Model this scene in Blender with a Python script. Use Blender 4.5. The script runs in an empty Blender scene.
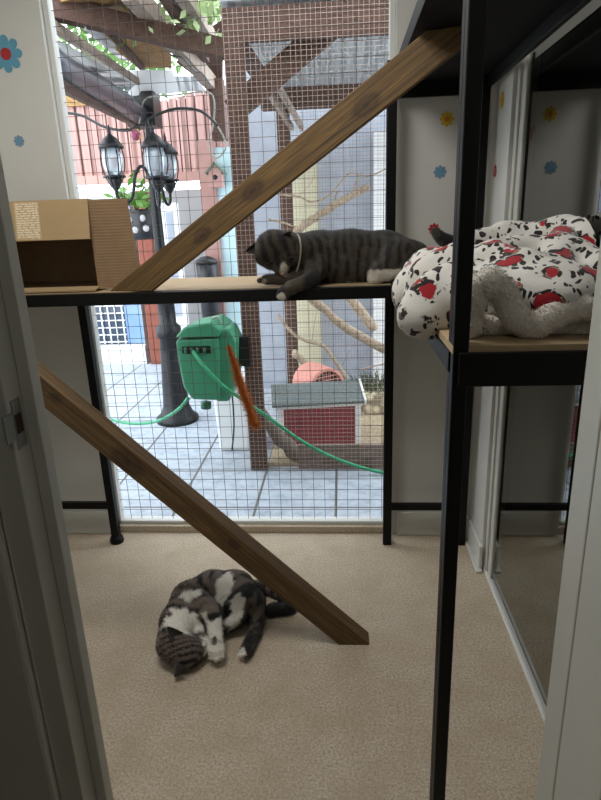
import bpy, math, random
import numpy as np
from mathutils import Matrix, Vector, noise
random.seed(7)
sc = bpy.context.scene
COL = sc.collection
PI = math.pi
V = Vector

# ------------------------------------------------------------------ camera
F = 584.0; CX, CY = 300.5, 400.0
def _ray(p):
    return V((p[0]-CX, -(p[1]-CY), -F)).normalized()
_d = _ray((368, 2250)); _y = _ray((342, 214))
_z = -_d; _y = (_y-_z*_y.dot(_z)).normalized(); _x = _y.cross(_z)
RW = Matrix((_x, _y, _z))                 # camera -> world
CAM = V((0, 0, 1.4))
def at(px, py, Y=None, Z=None, X=None):
    r = RW @ _ray((px, py))
    if Y is not None: t = (Y-CAM.y)/r.y
    elif Z is not None: t = (Z-CAM.z)/r.z
    else: t = (X-CAM.x)/r.x
    return CAM+r*t
cd = bpy.data.cameras.new('camera'); cam = bpy.data.objects.new('camera', cd); COL.objects.link(cam)
cd.sensor_fit = 'HORIZONTAL'; cd.sensor_width = 36; cd.lens = F/601*36; cd.clip_start = .02
cam.matrix_world = Matrix.Translation(CAM) @ RW.to_4x4()
sc.camera = cam

# ------------------------------------------------------------------ materials
def lin(h):
    if isinstance(h, str):
        c = [int(h[i:i+2], 16)/255 for i in (0, 2, 4)]
        return tuple([x/12.92 if x <= .04045 else ((x+.055)/1.055)**2.4 for x in c]+[1])
    return h
class NT:
    def __init__(s, name):
        s.m = bpy.data.materials.new(name); s.m.use_nodes = True
        s.t = s.m.node_tree; s.b = s.t.nodes['Principled BSDF']; s.out = s.t.nodes['Material Output']
    def n(s, typ, **k):
        o = s.t.nodes.new(typ)
        for a, b in k.items():
            if a.startswith('i_'): o.inputs[a[2:].replace('_', ' ')].default_value = b
            else: setattr(o, a, b)
        return o
    def l(s, a, b): s.t.links.new(a, b)
    def obj(s, scale=(1, 1, 1), rot=(0, 0, 0)):
        tc = s.n('ShaderNodeTexCoord'); mp = s.n('ShaderNodeMapping')
        mp.inputs['Scale'].default_value = scale; mp.inputs['Rotation'].default_value = rot
        s.l(tc.outputs['Object'], mp.inputs['Vector']); return mp.outputs[0]
    def noise(s, vec, scale, detail=4, rough=.55, dist=0):
        o = s.n('ShaderNodeTexNoise'); o.inputs['Scale'].default_value = scale; o.inputs['Detail'].default_value = detail
        o.inputs['Roughness'].default_value = rough; o.inputs['Distortion'].default_value = dist
        s.l(vec, o.inputs['Vector']); return o.outputs['Fac']
    def ramp(s, fac, stops, interp='LINEAR'):
        o = s.n('ShaderNodeValToRGB'); cr = o.color_ramp; cr.interpolation = interp
        while len(cr.elements) < len(stops): cr.elements.new(.5)
        for e, (p, c) in zip(cr.elements, stops):
            e.position = p; e.color = lin(c) if not isinstance(c, float) else (c, c, c, 1)
        s.l(fac, o.inputs['Fac']); return o.outputs['Color']
    def mix(s, fac, a, b, mode='MIX'):
        o = s.n('ShaderNodeMix', data_type='RGBA', blend_type=mode)
        for sock, v in ((o.inputs[0], fac), (o.inputs[6], a), (o.inputs[7], b)):
            if hasattr(v, 'is_output'): s.l(v, sock)
            else: sock.default_value = lin(v) if isinstance(v, str) else v
        return o.outputs[2]
    def math(s, op, a, b=0.0, c=0.0):
        o = s.n('ShaderNodeMath', operation=op)
        for i, v in enumerate((a, b, c)):
            if hasattr(v, 'is_output'): s.l(v, o.inputs[i])
            else: o.inputs[i].default_value = v
        return o.outputs[0]
    def color(s, c):
        if hasattr(c, 'is_output'): s.l(c, s.b.inputs['Base Color'])
        else: s.b.inputs['Base Color'].default_value = lin(c)
    def bump(s, h, strength=.3, dist=.01):
        o = s.n('ShaderNodeBump'); o.inputs['Strength'].default_value = strength; o.inputs['Distance'].default_value = dist
        s.l(h, o.inputs['Height']); s.l(o.outputs[0], s.b.inputs['Normal'])
    def set(s, **k):
        for a, v in k.items(): s.b.inputs[a.replace('_', ' ')].default_value = v
        return s
def plain(name, c, rough=.6, metal=0, var=.06, scale=30, bump=0):
    t = NT(name); t.set(Roughness=rough, Metallic=metal)
    base = lin(c); f = t.noise(t.obj(), scale)
    lo = tuple([x*(1-var*2) for x in base[:3]]+[1]); hi = tuple([min(1, x*(1+var)) for x in base[:3]]+[1])
    t.color(t.mix(f, lo, hi))
    if bump: t.bump(f, bump, .004)
    return t.m
def wood(name, dark, mid, light, scale=(.7, 30, 30), rough=.7, knots=()):
    t = NT(name); t.set(Roughness=rough)
    v = t.obj(scale)
    g = t.noise(v, 2.4, 6, .6, 1.2)
    v2 = t.obj((scale[0]*2.5, scale[1]*5, scale[2]*5)); g2 = t.noise(v2, 3, 3, .6)
    c = t.ramp(g, [(.28, dark), (.47, mid), (.56, light), (.62, mid), (.8, dark)])
    c = t.mix(.5, c, t.ramp(g2, [(.36, dark), (.64, light)]))
    for kx, ky, kr in knots:                # knots: dark ringed ellipses at places along the timber
        tc = t.n('ShaderNodeTexCoord'); mp = t.n('ShaderNodeMapping'); mp.inputs['Location'].default_value = (-kx*.55, 0, -ky); mp.inputs['Scale'].default_value = (.55, 0, 1)
        t.l(tc.outputs['Object'], mp.inputs['Vector']); ln = t.n('ShaderNodeVectorMath', operation='LENGTH'); t.l(mp.outputs[0], ln.inputs[0])
        dd = t.math('ADD', t.math('DIVIDE', ln.outputs['Value'], kr), t.math('MULTIPLY', g2, .35))
        c = t.mix(t.ramp(dd, [(.2, .85), (.45, .5), (.7, .6), (1.1, 0.0)]), c, '2a160a')
    t.color(c); t.bump(g2, .25, .003); return t.m
def vcol(name, rough=.85, bscale=220, bstr=.25):
    t = NT(name); t.set(Roughness=rough)
    a = t.n('ShaderNodeVertexColor', layer_name='Col')
    f = t.noise(t.obj(), bscale, 3)
    t.color(t.mix(.45, a.outputs['Color'], t.ramp(f, [(.25, .7), (.75, 1.0)]), 'MULTIPLY'))
    t.bump(f, bstr, .004)
    t.b.inputs['Sheen Weight'].default_value = .15
    return t.m

M = {}
M['wall'] = plain('wall_paint', 'cdccc6', .55, 0, .03, 6)
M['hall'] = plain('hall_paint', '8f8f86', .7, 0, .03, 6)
M['gloss_white'] = plain('white_gloss_paint', 'c4c4bb', .35, 0, .04, 12)
M['upvc'] = plain('white_plastic_frame', 'd6d7d2', .35, 0, .03, 12)
M['skirting'] = plain('skirting_paint', 'cfcfc8', .4, 0, .03, 12)
t = NT('beige_flooring'); t.set(Roughness=.75)
v = t.obj(); f1 = t.noise(v, 7, 5, .65); f2 = t.noise(v, 140, 3, .7); f3 = t.noise(v, 1.6, 3)
c = t.ramp(f2, [(.3, '84735b'), (.5, 'bcac92'), (.72, 'dbd1c1')])
c = t.mix(t.math('MULTIPLY', t.ramp(f1, [(.35, 0.0), (.7, 1.0)]), .6), c, '9f8a68')
c = t.mix(t.math('MULTIPLY', f3, .4), c, 'b8aea6')
t.color(c); t.bump(f2, .12, .003); M['floor'] = t.m
M['black'] = plain('black_powder_coat', '060606', .5, .0, .1, 60)
M['black'].node_tree.nodes['Principled BSDF'].inputs['Specular IOR Level'].default_value = .25
M['board'] = plain('pale_shelf_board', 'b39b78', .6, 0, .08, 14)
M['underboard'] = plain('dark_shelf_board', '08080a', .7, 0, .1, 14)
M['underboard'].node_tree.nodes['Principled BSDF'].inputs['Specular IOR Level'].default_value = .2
M['plank'] = wood('stained_timber', '261a0b', '543f20', '7d5f31', knots=((.34, .004, .030), (.56, -.004, .034), (.96, .008, .036)))
M['plank2'] = wood('old_stained_timber', '22170b', '4c371c', '7a5d35', knots=((1.27, .012, .018), (.98, -.004, .05), (.55, .01, .02)))
t = NT('corrugated_cardboard'); t.set(Roughness=.85)
v = t.obj(); f = t.noise(v, 30, 3)
wv = t.n('ShaderNodeTexWave', bands_direction='Z', wave_profile='SIN'); wv.inputs['Scale'].default_value = 32; wv.inputs['Distortion'].default_value = .6
t.l(v, wv.inputs['Vector'])
c = t.mix(f, '7c6246', '8f7455'); c = t.mix(t.math('MULTIPLY', wv.outputs['Fac'], .3), c, '644c36'); t.color(c); t.bump(wv.outputs['Fac'], .2, .003)
M['card'] = t.m
M['card_light'] = plain('smooth_cardboard', '9d845f', .8, 0, .06, 24)
M['steel'] = plain('worn_steel', 'a3a39c', .4, .8, .1, 40)
M['brass'] = plain('dark_latch_recess', '3a2214', .6, .2, .1, 40)
# glass of the sliding door: partly reflecting, partly see-through
t = NT('door_glass')
tr = t.n('ShaderNodeBsdfTransparent'); tr.inputs[0].default_value = (.72, .74, .72, 1)
gl = t.n('ShaderNodeBsdfGlossy'); gl.inputs['Roughness'].default_value = .01; gl.inputs[0].default_value = (.92, .93, .9, 1)
fr = t.n('ShaderNodeFresnel'); fr.inputs['IOR'].default_value = 4.2
mx = t.n('ShaderNodeMixShader'); t.l(fr.outputs[0], mx.inputs[0]); t.l(tr.outputs[0], mx.inputs[1]); t.l(gl.outputs[0], mx.inputs[2])
t.l(mx.outputs[0], t.out.inputs['Surface']); M['glass'] = t.m
# fleece
t = NT('patterned_fleece'); t.set(Roughness=.95)
v = t.obj(); nz = t.n('ShaderNodeTexNoise'); nz.inputs['Scale'].default_value = 22; t.l(v, nz.inputs['Vector'])
add = t.n('ShaderNodeMix', data_type='VECTOR'); add.inputs[0].default_value = .05
t.l(v, add.inputs[4]); t.l(nz.outputs['Color'], add.inputs[5]); wv_ = add.outputs[1]
def vor(scale, st, feature='F1'):
    mp = t.n('ShaderNodeMapping'); mp.inputs['Scale'].default_value = st; t.l(wv_, mp.inputs['Vector'])
    o = t.n('ShaderNodeTexVoronoi', feature=feature); o.inputs['Scale'].default_value = scale; t.l(mp.outputs[0], o.inputs['Vector']); return o
spots = vor(66, (1, .6, .6)).outputs['Distance']
blobs = vor(17, (1, 1, .9)).outputs['Distance']
c = t.mix(t.ramp(spots, [(.33, 1.0), (.37, 0.0)]), 'd2cec6', '14100f')
blk = t.math('MULTIPLY', t.ramp(blobs, [(.37, 1.0), (.40, 0.0)]), t.ramp(t.noise(v, 55, 2), [(.47, 0.0), (.5, 1.0)]))
c = t.mix(blk, c, '1b1512')
tan = t.math('MULTIPLY', t.ramp(blobs, [(.33, 1.0), (.36, 0.0)]), t.ramp(t.noise(v, 33, 2), [(.58, 0.0), (.61, 1.0)]))
c = t.mix(tan, c, '8b7a66')
c = t.mix(t.ramp(blobs, [(.26, 1.0), (.29, 0.0)]), c, 'a01422')
t.color(c); t.bump(t.noise(v, 260, 2), .35, .003); t.b.inputs['Sheen Weight'].default_value = .2; M['fleece'] = t.m
t = NT('sherpa_lining'); t.set(Roughness=1)
v = t.obj(); f = t.noise(v, 150, 3, .7); t.color(t.ramp(f, [(.3, 'd8d0c4'), (.65, 'f2ece2')])); t.bump(f, .9, .006); M['sherpa'] = t.m
M['cat'] = vcol('cat_fur')
M['pink'] = plain('pink_skin', 'b98a80', .6)
M['eye'] = plain('dark_eye', '080706', .2)
M['claw'] = plain('inner_ear', '5a473d', .8)
# outdoors
t = NT('pale_paving'); t.set(Roughness=.7)
v = t.obj(); br = t.n('ShaderNodeTexBrick', offset=0.0)
mp = t.n('ShaderNodeMapping'); mp.inputs['Location'].default_value = (.05, -2.67+.45*4, 0); t.l(v, mp.inputs['Vector']); t.l(mp.outputs[0], br.inputs['Vector'])
br.inputs['Scale'].default_value = 1; br.inputs['Brick Width'].default_value = .41; br.inputs['Row Height'].default_value = .45; br.inputs['Mortar Size'].default_value = .008; br.inputs['Mortar Smooth'].default_value = .3
f = t.noise(v, 16, 6, .7); f4 = t.noise(v, 1.2, 2)
st = t.ramp(f, [(.3, '84909e'), (.5, 'a3aebb'), (.7, 'b6bec7')]); st = t.mix(t.math('MULTIPLY', f4, .3), st, 'a5a094')
t.color(t.mix(br.outputs['Fac'], st, '5b5a55')); t.bump(f, .3, .01); M['paving'] = t.m
t = NT('pale_gravel_patio'); M['wire'] = plain('galvanised_wire', '5a554c', .5, .3, .2, 90)
M['wire_fine'] = plain('rusty_fine_wire', 'c4aea2', .6, .0, .25, 60)
M['render'] = plain('pale_blue_render', 'a8b0bc', .8, 0, .14, 9, .4)
M['cream'] = plain('cream_render', 'd8d2b2', .8, 0, .06, 6)
M['white'] = plain('white_paint', 'e4e6e6', .5, 0, .03, 8)
M['grey'] = plain('grey_render', 'a2a09f', .75, 0, .06, 7)
M['cyan'] = plain('pale_cyan_panel', 'bfdada', .5, 0, .04, 6)
M['pinkwall'] = plain('pink_render', 'b38a80', .8, 0, .1, 9)
M['brick'] = plain('red_brick', '8a4f40', .85, 0, .2, 12, .3)
M['oldwood'] = wood('weathered_brown_timber', '2b1c16', '4b342a', '64493d', (5, 24, 24), .85)
M['ply'] = wood('warm_plywood', '5a3f24', '8d6a40', 'a88553', (2, 9, 9), .8)
M['rafter'] = wood('grey_brown_rafter', '5c4c3f', '8d7c6c', 'a5968a', (9, 9, 1.2), .85)
t = NT('pink_cladding'); t.set(Roughness=.6)
v = t.obj(); wv = t.n('ShaderNodeTexWave', bands_direction='X', wave_profile='SIN'); wv.inputs['Scale'].default_value = 2.9; t.l(v, wv.inputs['Vector'])
f = t.noise(t.obj((9, 9, 1)), 4, 4)
c = t.mix(f, '9a736b', 'c09a92'); t.color(c); t.bump(wv.outputs['Fac'], .8, .05); M['clad'] = t.m
t = NT('corrugated_roof_sheet'); t.set(Roughness=.4)
v = t.obj(); wv = t.n('ShaderNodeTexWave', bands_direction='X', wave_profile='SIN'); wv.inputs['Scale'].default_value = 4.5; t.l(v, wv.inputs['Vector'])
t.color(t.mix(t.noise(v, 5), '9fa5a8', 'c5cacb')); t.bump(wv.outputs['Fac'], .7, .04)
t.b.inputs['Transmission Weight'].default_value = .25; M['poly'] = t.m
M['metal_black'] = plain('black_cast_iron', '15171a', .45, .3, .15, 30)
M['lampglass'] = plain('frosty_lamp_glass', 'c3cdd6', .12, 0, .1, 25)
M['lampglass'].node_tree.nodes['Principled BSDF'].inputs['Transmission Weight'].default_value = .55
M['gutter'] = plain('dark_blue_grey_gutter', '3b3f4c', .3, 0, .1, 6)
M['green'] = plain('green_plastic', '37805f', .42, 0, .06, 9)
M['greendark'] = plain('dark_green_plastic', '1d5c42', .5, 0, .06, 9)
M['hose'] = plain('green_hose', '1f8a5c', .4, 0, .08, 20)
M['slot'] = plain('black_plastic', '0d0f0f', .4)
M['orange'] = plain('orange_fluff', 'c8702c', .95, 0, .35, 60, .6)
M['redpaint'] = NT('dark_red_boards').m
t = NT('dark_red_paint'); t.set(Roughness=.6); v = t.obj(); wv = t.n('ShaderNodeTexWave', bands_direction='Z', wave_profile='SAW'); wv.inputs['Scale'].default_value = 14; t.l(v, wv.inputs['Vector'])
t.color(t.mix(t.noise(v, 20), '7c2f3b', '97434f')); t.bump(wv.outputs['Fac'], .5, .01); M['redpaint'] = t.m
M['felt'] = plain('grey_roof_felt', '64706f', .95, 0, .25, 90, .4)
M['terracotta'] = plain('pink_clay', 'd08d80', .8, 0, .08, 10)
M['branch'] = wood('bare_branch', '6b5a4a', '9c8a74', 'b7a78f', (14, 14, 3), .9)
M['bark'] = plain('rough_bark', '6f6459', .95, 0, .35, 24, .8)
M['leaf'] = plain('green_leaf', '5f8a3a', .6, 0, .4, 8)
M['leaf_pale'] = plain('pale_green_leaf', 'a9bd84', .6, 0, .35, 8)
M['leaf_dark'] = plain('dark_green_leaf', '4a5a3c', .7, 0, .4, 12)
t = NT('dry_stone'); t.set(Roughness=.9); v = t.obj(); vo = t.n('ShaderNodeTexVoronoi'); vo.inputs['Scale'].default_value = 17; t.l(v, vo.inputs['Vector'])
t.color(t.mix(t.ramp(vo.outputs['Distance'], [(.25, 1.0), (.6, 0.0)]), '7d745f', 'cfc4a4')); t.bump(vo.outputs['Distance'], -.8, .05); M['stone'] = t.m
M['shavings'] = plain('wood_shavings', 'b9a98a', .95, 0, .4, 70, .6)
M['baseb'] = wood('grey_brown_board', '4c3d35', '74645a', '8c7b70', (1.5, 12, 12), .9)
M['skyglass'] = plain('sky_reflection_glass', '7f9ec4', .08, 0, .15, 3)  # reflected sky blue put into the base colour
M['darkglass'] = plain('dark_window_glass', '39465a', .1, 0, .2, 4)
M['blackpot'] = plain('black_glazed_pot', '1b1d22', .4, 0, .2, 20)

# ------------------------------------------------------------------ building helpers
W = {}
class MB:
    def __init__(s): s.v = []; s.f = []; s.sm = []
    def add(s, vs, fs, smooth=False):
        b = len(s.v); s.v += [tuple(v) for v in vs]; s.f += [tuple(i+b for i in f) for f in fs]; s.sm += [smooth]*len(fs); return s
    def box(s, a, b):
        (x0, x1), (y0, y1), (z0, z1) = [sorted((a[i], b[i])) for i in range(3)]
        vs = [(x, y, z) for x in (x0, x1) for y in (y0, y1) for z in (z0, z1)]
        return s.add(vs, [(0, 1, 3, 2), (4, 6, 7, 5), (0, 4, 5, 1), (2, 3, 7, 6), (0, 2, 6, 4), (1, 5, 7, 3)])
    def bar(s, p, q, w, h, up=(0, 0, 1)):
        p, q = V(p), V(q); d = (q-p).normalized(); u = V(up)
        if abs(d.dot(u)) > .98: u = V((0, 1, 0))
        sd = d.cross(u).normalized(); u = sd.cross(d)
        vs = [e+sd*a*w/2+u*b*h/2 for e in (p, q) for a, b in ((-1, -1), (1, -1), (1, 1), (-1, 1))]
        return s.add(vs, [(3, 2, 1, 0), (4, 5, 6, 7), (0, 1, 5, 4), (1, 2, 6, 5), (2, 3, 7, 6), (3, 0, 4, 7)])
    def prism(s, poly, vec):
        n = len(poly); vec = V(vec); vs = [V(p) for p in poly]+[V(p)+vec for p in poly]
        return s.add(vs, [tuple(range(n))[::-1], tuple(range(n, 2*n))]+[(i, (i+1) % n, n+(i+1) % n, n+i) for i in range(n)])
    def tube(s, pts, r, n=8, cap=True):
        pts = [V(p) for p in pts]; m = len(pts); rs = r if isinstance(r, (list, tuple)) else [r]*m
        vs = []; u = None
        for i, p in enumerate(pts):
            d = (pts[min(i+1, m-1)]-pts[max(i-1, 0)]).normalized()
            if u is None: u = d.orthogonal().normalized()
            u = (u-d*u.dot(d)).normalized(); w = d.cross(u)
            vs += [p+(u*math.cos(2*PI*k/n)+w*math.sin(2*PI*k/n))*rs[i] for k in range(n)]
        fs = [(i*n+k, i*n+(k+1) % n, (i+1)*n+(k+1) % n, (i+1)*n+k) for i in range(m-1) for k in range(n)]
        if cap: fs += [tuple(range(n))[::-1], tuple((m-1)*n+k for k in range(n))]
        return s.add(vs, fs, True)
    def lathe(s, prof, c=(0, 0, 0), n=20, sc2=(1, 1)):
        vs = []; m = len(prof)
        for r, z in prof:
            vs += [(c[0]+r*math.cos(2*PI*k/n)*sc2[0], c[1]+r*math.sin(2*PI*k/n)*sc2[1], c[2]+z) for k in range(n)]
        fs = [(i*n+k, i*n+(k+1) % n, (i+1)*n+(k+1) % n, (i+1)*n+k) for i in range(m-1) for k in range(n)]
        fs += [tuple(range(n))[::-1], tuple((m-1)*n+k for k in range(n))]
        return s.add(vs, fs, True)
    def ball(s, c, r, n=12, sc3=(1, 1, 1)):
        vs = []; m = n//2
        for i in range(m+1):
            a = PI*i/m
            vs += [(c[0]+r*sc3[0]*max(math.sin(a), .001)*math.cos(2*PI*k/n), c[1]+r*sc3[1]*max(math.sin(a), .001)*math.sin(2*PI*k/n), c[2]-r*sc3[2]*math.cos(a)) for k in range(n)]
        fs = [(i*n+k, i*n+(k+1) % n, (i+1)*n+(k+1) % n, (i+1)*n+k) for i in range(m) for k in range(n)]
        return s.add(vs, fs, True)
    def build(s, name, mat, parent=None, origin=None, bevel=0, colors=None):
        me = bpy.data.meshes.new(name); off = V((0, 0, 0))
        if parent is None and origin is not None: off = V(origin)
        me.from_pydata([V(v)-off for v in s.v], [], s.f); me.update()
        for p, sm in zip(me.polygons, s.sm): p.use_smooth = sm
        o = bpy.data.objects.new(name, me); COL.objects.link(o); me.materials.append(mat)
        o.location = off; W[o.name] = off
        if parent is not None:
            o.parent = parent; o.matrix_parent_inverse = Matrix.Translation(-W[parent.name]); W[o.name] = V((0, 0, 0))
        if bevel:
            b = o.modifiers.new('bevel', 'BEVEL'); b.width = bevel; b.segments = 2; b.limit_method = 'ANGLE'
        if colors is not None:
            a = me.color_attributes.new('Col', 'BYTE_COLOR', 'CORNER')
            li = np.empty(len(me.loops), dtype=np.int32); me.loops.foreach_get('vertex_index', li)
            a.data.foreach_set('color', np.asarray(colors, dtype=np.float32)[li].ravel()); me.color_attributes.active_color = a; me.color_attributes.render_color_index = 0
        return o
def thing(name, label, cat, loc, group=None):
    o = bpy.data.objects.new(name, None); COL.objects.link(o); o.location = loc; o.empty_display_size = .05
    W[o.name] = V(loc); o['label'] = label; o['category'] = cat
    if group: o['group'] = group
    return o
def tag(o, label, cat, group=None, kind=None):
    o['label'] = label; o['category'] = cat
    if group: o['group'] = group
    if kind: o['kind'] = kind
    return o
def struct(o): o['kind'] = 'structure'; return o
def smoothpts(pts, k=6):
    pts = [V(p) for p in pts]; out = []
    for i in range(len(pts)-1):
        p0, p1, p2, p3 = pts[max(i-1, 0)], pts[i], pts[i+1], pts[min(i+2, len(pts)-1)]
        for j in range(k):
            t = j/k
            out.append(.5*((2*p1)+(p2-p0)*t+(2*p0-5*p1+4*p2-p3)*t*t+(3*p1-p0-3*p2+p3)*t**3))
    return out+[pts[-1]]

# signed-distance modelling -> one continuous mesh
def snet(Fv, lo, h):
    nx, ny, nz = Fv.shape; s = Fv < 0
    cor = [(i, j, k) for i in (0, 1) for j in (0, 1) for k in (0, 1)]
    sl = lambda A, c: A[c[0]:nx-1+c[0], c[1]:ny-1+c[1], c[2]:nz-1+c[2]]
    cnt = sum(sl(s, c).astype(int) for c in cor); act = (cnt > 0) & (cnt < 8)
    acc = np.zeros(act.shape+(3,)); num = np.zeros(act.shape)
    for a in range(8):
        for b in range(a+1, 8):
            ca, cb = cor[a], cor[b]
            if sum(abs(ca[i]-cb[i]) for i in range(3)) != 1: continue
            fa, fb = sl(Fv, ca), sl(Fv, cb); cr = (fa < 0) != (fb < 0)
            t = np.where(cr, fa/np.where(cr, fa-fb, 1), 0)
            for i in range(3): acc[..., i] += np.where(cr, ca[i]+(cb[i]-ca[i])*t, 0)
            num += cr
    idx = -np.ones(act.shape, int); ii = np.argwhere(act); idx[act] = np.arange(len(ii))
    P = (ii+acc[act]/num[act][:, None])*h+np.array(lo)
    faces = []
    for ax in range(3):
        sh = [slice(None)]*3; sh2 = list(sh); sh[ax] = slice(0, -1); sh2[ax] = slice(1, None)
        a, b = s[tuple(sh)], s[tuple(sh2)]; e = np.argwhere(a != b)
        u, w = (ax+1) % 3, (ax+2) % 3
        ok = (e[:, u] > 0) & (e[:, w] > 0) & (e[:, u] < Fv.shape[u]-1) & (e[:, w] < Fv.shape[w]-1); e = e[ok]
        q = []
        for du, dw in ((-1, -1), (0, -1), (0, 0), (-1, 0)):
            c = e.copy(); c[:, u] += du; c[:, w] += dw; q.append(idx[c[:, 0], c[:, 1], c[:, 2]])
        q = np.stack(q, 1); inside = a[e[:, 0], e[:, 1], e[:, 2]]
        q[~inside] = q[~inside][:, ::-1]; faces.append(q)
    return P, np.concatenate(faces)
def cone(P, a, b, ra, rb):
    a, b = np.array(a), np.array(b); ab = b-a; L = ab@ab+1e-9
    t = np.clip(((P-a)@ab)/L, 0, 1)
    return np.linalg.norm(P-a-t[..., None]*ab, axis=-1)-(ra+(rb-ra)*t)
def ell(P, c, r, R=None):
    q = P-np.array(c)
    if R is not None: q = q@np.array(R)
    q = q/np.array(r); k = np.linalg.norm(q, axis=-1)
    return (k-1)*min(r)
def smin(a, b, k):
    h = np.clip(.5+.5*(b-a)/k, 0, 1); return b+(a-b)*h-k*h*(1-h)
def sdf_mesh(prims, h, k=.012, pad=.03, bumps=None):
    """prims: list of (fn(P), k or None)"""
    lo = np.min([p[2][0] for p in prims], 0)-pad; hi = np.max([p[2][1] for p in prims], 0)+pad
    n = np.ceil((hi-lo)/h).astype(int)+1
    G = np.stack(np.meshgrid(*[lo[i]+h*np.arange(n[i]) for i in range(3)], indexing='ij'), -1)
    D = None
    for fn, kk, bb in prims:
        d = fn(G); D = d if D is None else smin(D, d, kk or k)
    if bumps: D = D+bumps(G)
    return snet(D, lo, h)
def pc(a, b, ra, rb=None, k=None):
    rb = ra if rb is None else rb; a, b = np.array(a, float), np.array(b, float); r = max(ra, rb)
    return (lambda P: cone(P, a, b, ra, rb), k, (np.minimum(a, b)-r, np.maximum(a, b)+r))
def pe(c, r, R=None, k=None):
    c = np.array(c, float); m = max(r)
    return (lambda P: ell(P, c, r, R), k, (c-m, c+m))
def chain(pts, rs, k=None):
    return [pc(pts[i], pts[i+1], rs[i], rs[i+1], k) for i in range(len(pts)-1)]
def net_obj(P, Fc, name, mat, parent=None, origin=None, colors=None):
    mb = MB(); mb.v = [tuple(p) for p in P]; mb.f = [tuple(int(i) for i in f) for f in Fc]; mb.sm = [True]*len(mb.f)
    o = mb.build(name, mat, parent, origin, 0, colors)
    return o

# ------------------------------------------------------------------ room shell
YB, YF = 2.38, .80            # inner face of back wall, room side of the front wall
XG = .574                      # sliding glass door plane
XL = -1.56; ZC = 2.45
WX0, WX1, WZ1 = -1.085, .20, 2.36   # opening to the garden
struct(MB().box((XL-.1, -1.6, -.06), (1.75, 2.39, 0)).build('floor', M['floor']))
struct(MB().box((XL-.1, -1.6, ZC), (1.75, YB+.1, ZC+.08)).build('ceiling', M['wall']))
wb = MB()
wb.box((XL-.1, YB, 0), (WX0, YB+.10, ZC)); wb.box((WX1, YB, 0), (1.75, YB+.10, ZC)); wb.box((WX0, YB, WZ1), (WX1, YB+.10, ZC))
struct(wb.build('wall_back', M['wall']))
struct(MB().box((XL-.1, YF, 0), (XL, YB, ZC)).build('wall_left', M['wall']))
XW = .545                      # little return wall before the sliding door
struct(MB().box((XW, 2.105, 0), (XW+.10, YB, ZC)).build('wall_right', M['wall']))
fw = MB(); fw.box((XL-.1, .725, 0), (-.50, YF, ZC)); fw.box((.40, .725, 0), (1.75, YF, ZC)); fw.box((-.50, .725, 2.1), (.40, YF, ZC))
struct(fw.build('wall_front', M['wall']))
# adjoining pen behind the glass, and the hallway the photographer stands in
struct(MB().box((1.65, YF, 0), (1.75, YB, ZC)).build('wall_beyond_glass', M['hall']))
hw = MB(); hw.box((XL-.1, -1.7, 0), (1.75, -1.6, ZC)); hw.box((XL-.1, -1.6, 0), (XL, .725, ZC)); hw.box((1.65, -1.6, 0), (1.75, .725, ZC))
struct(hw.build('wall_hall', M['hall']))
# baseboards
sk = MB().box((XL, YB-.012, 0), (WX0-.02, YB, .115)); struct(sk.build('baseboard_left', M['skirting'], bevel=.004))
sk = MB().box((WX1+.03, YB-.012, 0), (XW, YB, .115)); struct(sk.build('baseboard_back', M['skirting'], bevel=.004))
sk = MB().box((XW-.014, 2.09, 0), (XW, YB-.012, .115)); sk.box((XW-.026, 2.075, 0), (XW+.0, YB-.012, .012)); struct(sk.build('baseboard_right', M['skirting'], bevel=.004))
# sliding glass door on the right
g = struct(MB().box((XG-.003, .86, .02), (XG+.003, 2.06, 1.875)).build('door_1', M['glass']))
g['label'] = 'tall sliding glass door on the right reflecting the back wall'
fr = MB(); fr.box((XG-.010, 2.03, .012), (XG+.02, 2.105, 2.42)); fr.box((XG-.018, 2.07, .012), (XG-.010, 2.10, 2.42)); fr.box((XG-.022, .86, 1.865), (XG+.02, 2.06, 1.905)); fr.box((XG-.02, .82, .012), (XG+.02, .86, 1.9))
fr.build('door_frame', M['gloss_white'], g, bevel=.003)
struct(MB().box((XG-.02, .82, 1.905), (XG+.02, 2.06, ZC)).build('wall_over_door', M['wall']))
tk = MB(); tk.box((XG-.020, .82, 0), (XG+.03, 2.14, .006)); tk.box((XG-.020, .82, .006), (XG-.008, 2.14, .013)); tk.box((XG+.006, .82, .006), (XG+.03, 2.14, .013))
struct(tk.build('trim_1', M['upvc'], bevel=.002))
# doorway lining, left and right of the viewer
lj = MB()
lj.box((-.52, .734, 0), (-.464, .80, 2.1)); lj.box((-.464, .774, 0), (-.445, .80, 2.1))
left = struct(lj.build('trim_2', M['gloss_white'], bevel=.002))
struct(MB().box((-.60, .712, 0), (-.50, .7335, 2.16)).build('trim_3', M['gloss_white'], bevel=.006))
xr = at(535, 800, Y=.80).x
rj = MB(); rj.box((xr, .735, 0), (.41, .80, 2.1)); rj.box((xr+.001, .60, 0), (.41, .735, 2.1))
struct(rj.build('trim_4', M['gloss_white'], bevel=.003))
hd = MB().box((-.50, .735, 2.06), (.40, .80, 2.1)); struct(hd.build('trim_5', M['gloss_white']))
# strike plate let into the left lining
zc = at(17, 424, X=-.464).z; yc = .755
sp = MB(); sp.box((-.4645, yc-.012, zc-.036), (-.4628, yc+.012, zc+.036)); sp.box((-.4645, yc-.036, zc-.02), (-.4628, yc-.010, zc+.02))
spo = sp.build('strike_plate', M['steel'], left)
MB().box((-.463, yc-.008, zc-.014), (-.4622, yc+.008, zc+.014)).build('latch_hole', M['brass'], spo)
for dz in (-.026, .026):
    MB().ball((-.4628, yc, zc+dz), .0042, 8, (.4, 1, 1)).build('screw', M['steel'], spo)

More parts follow.
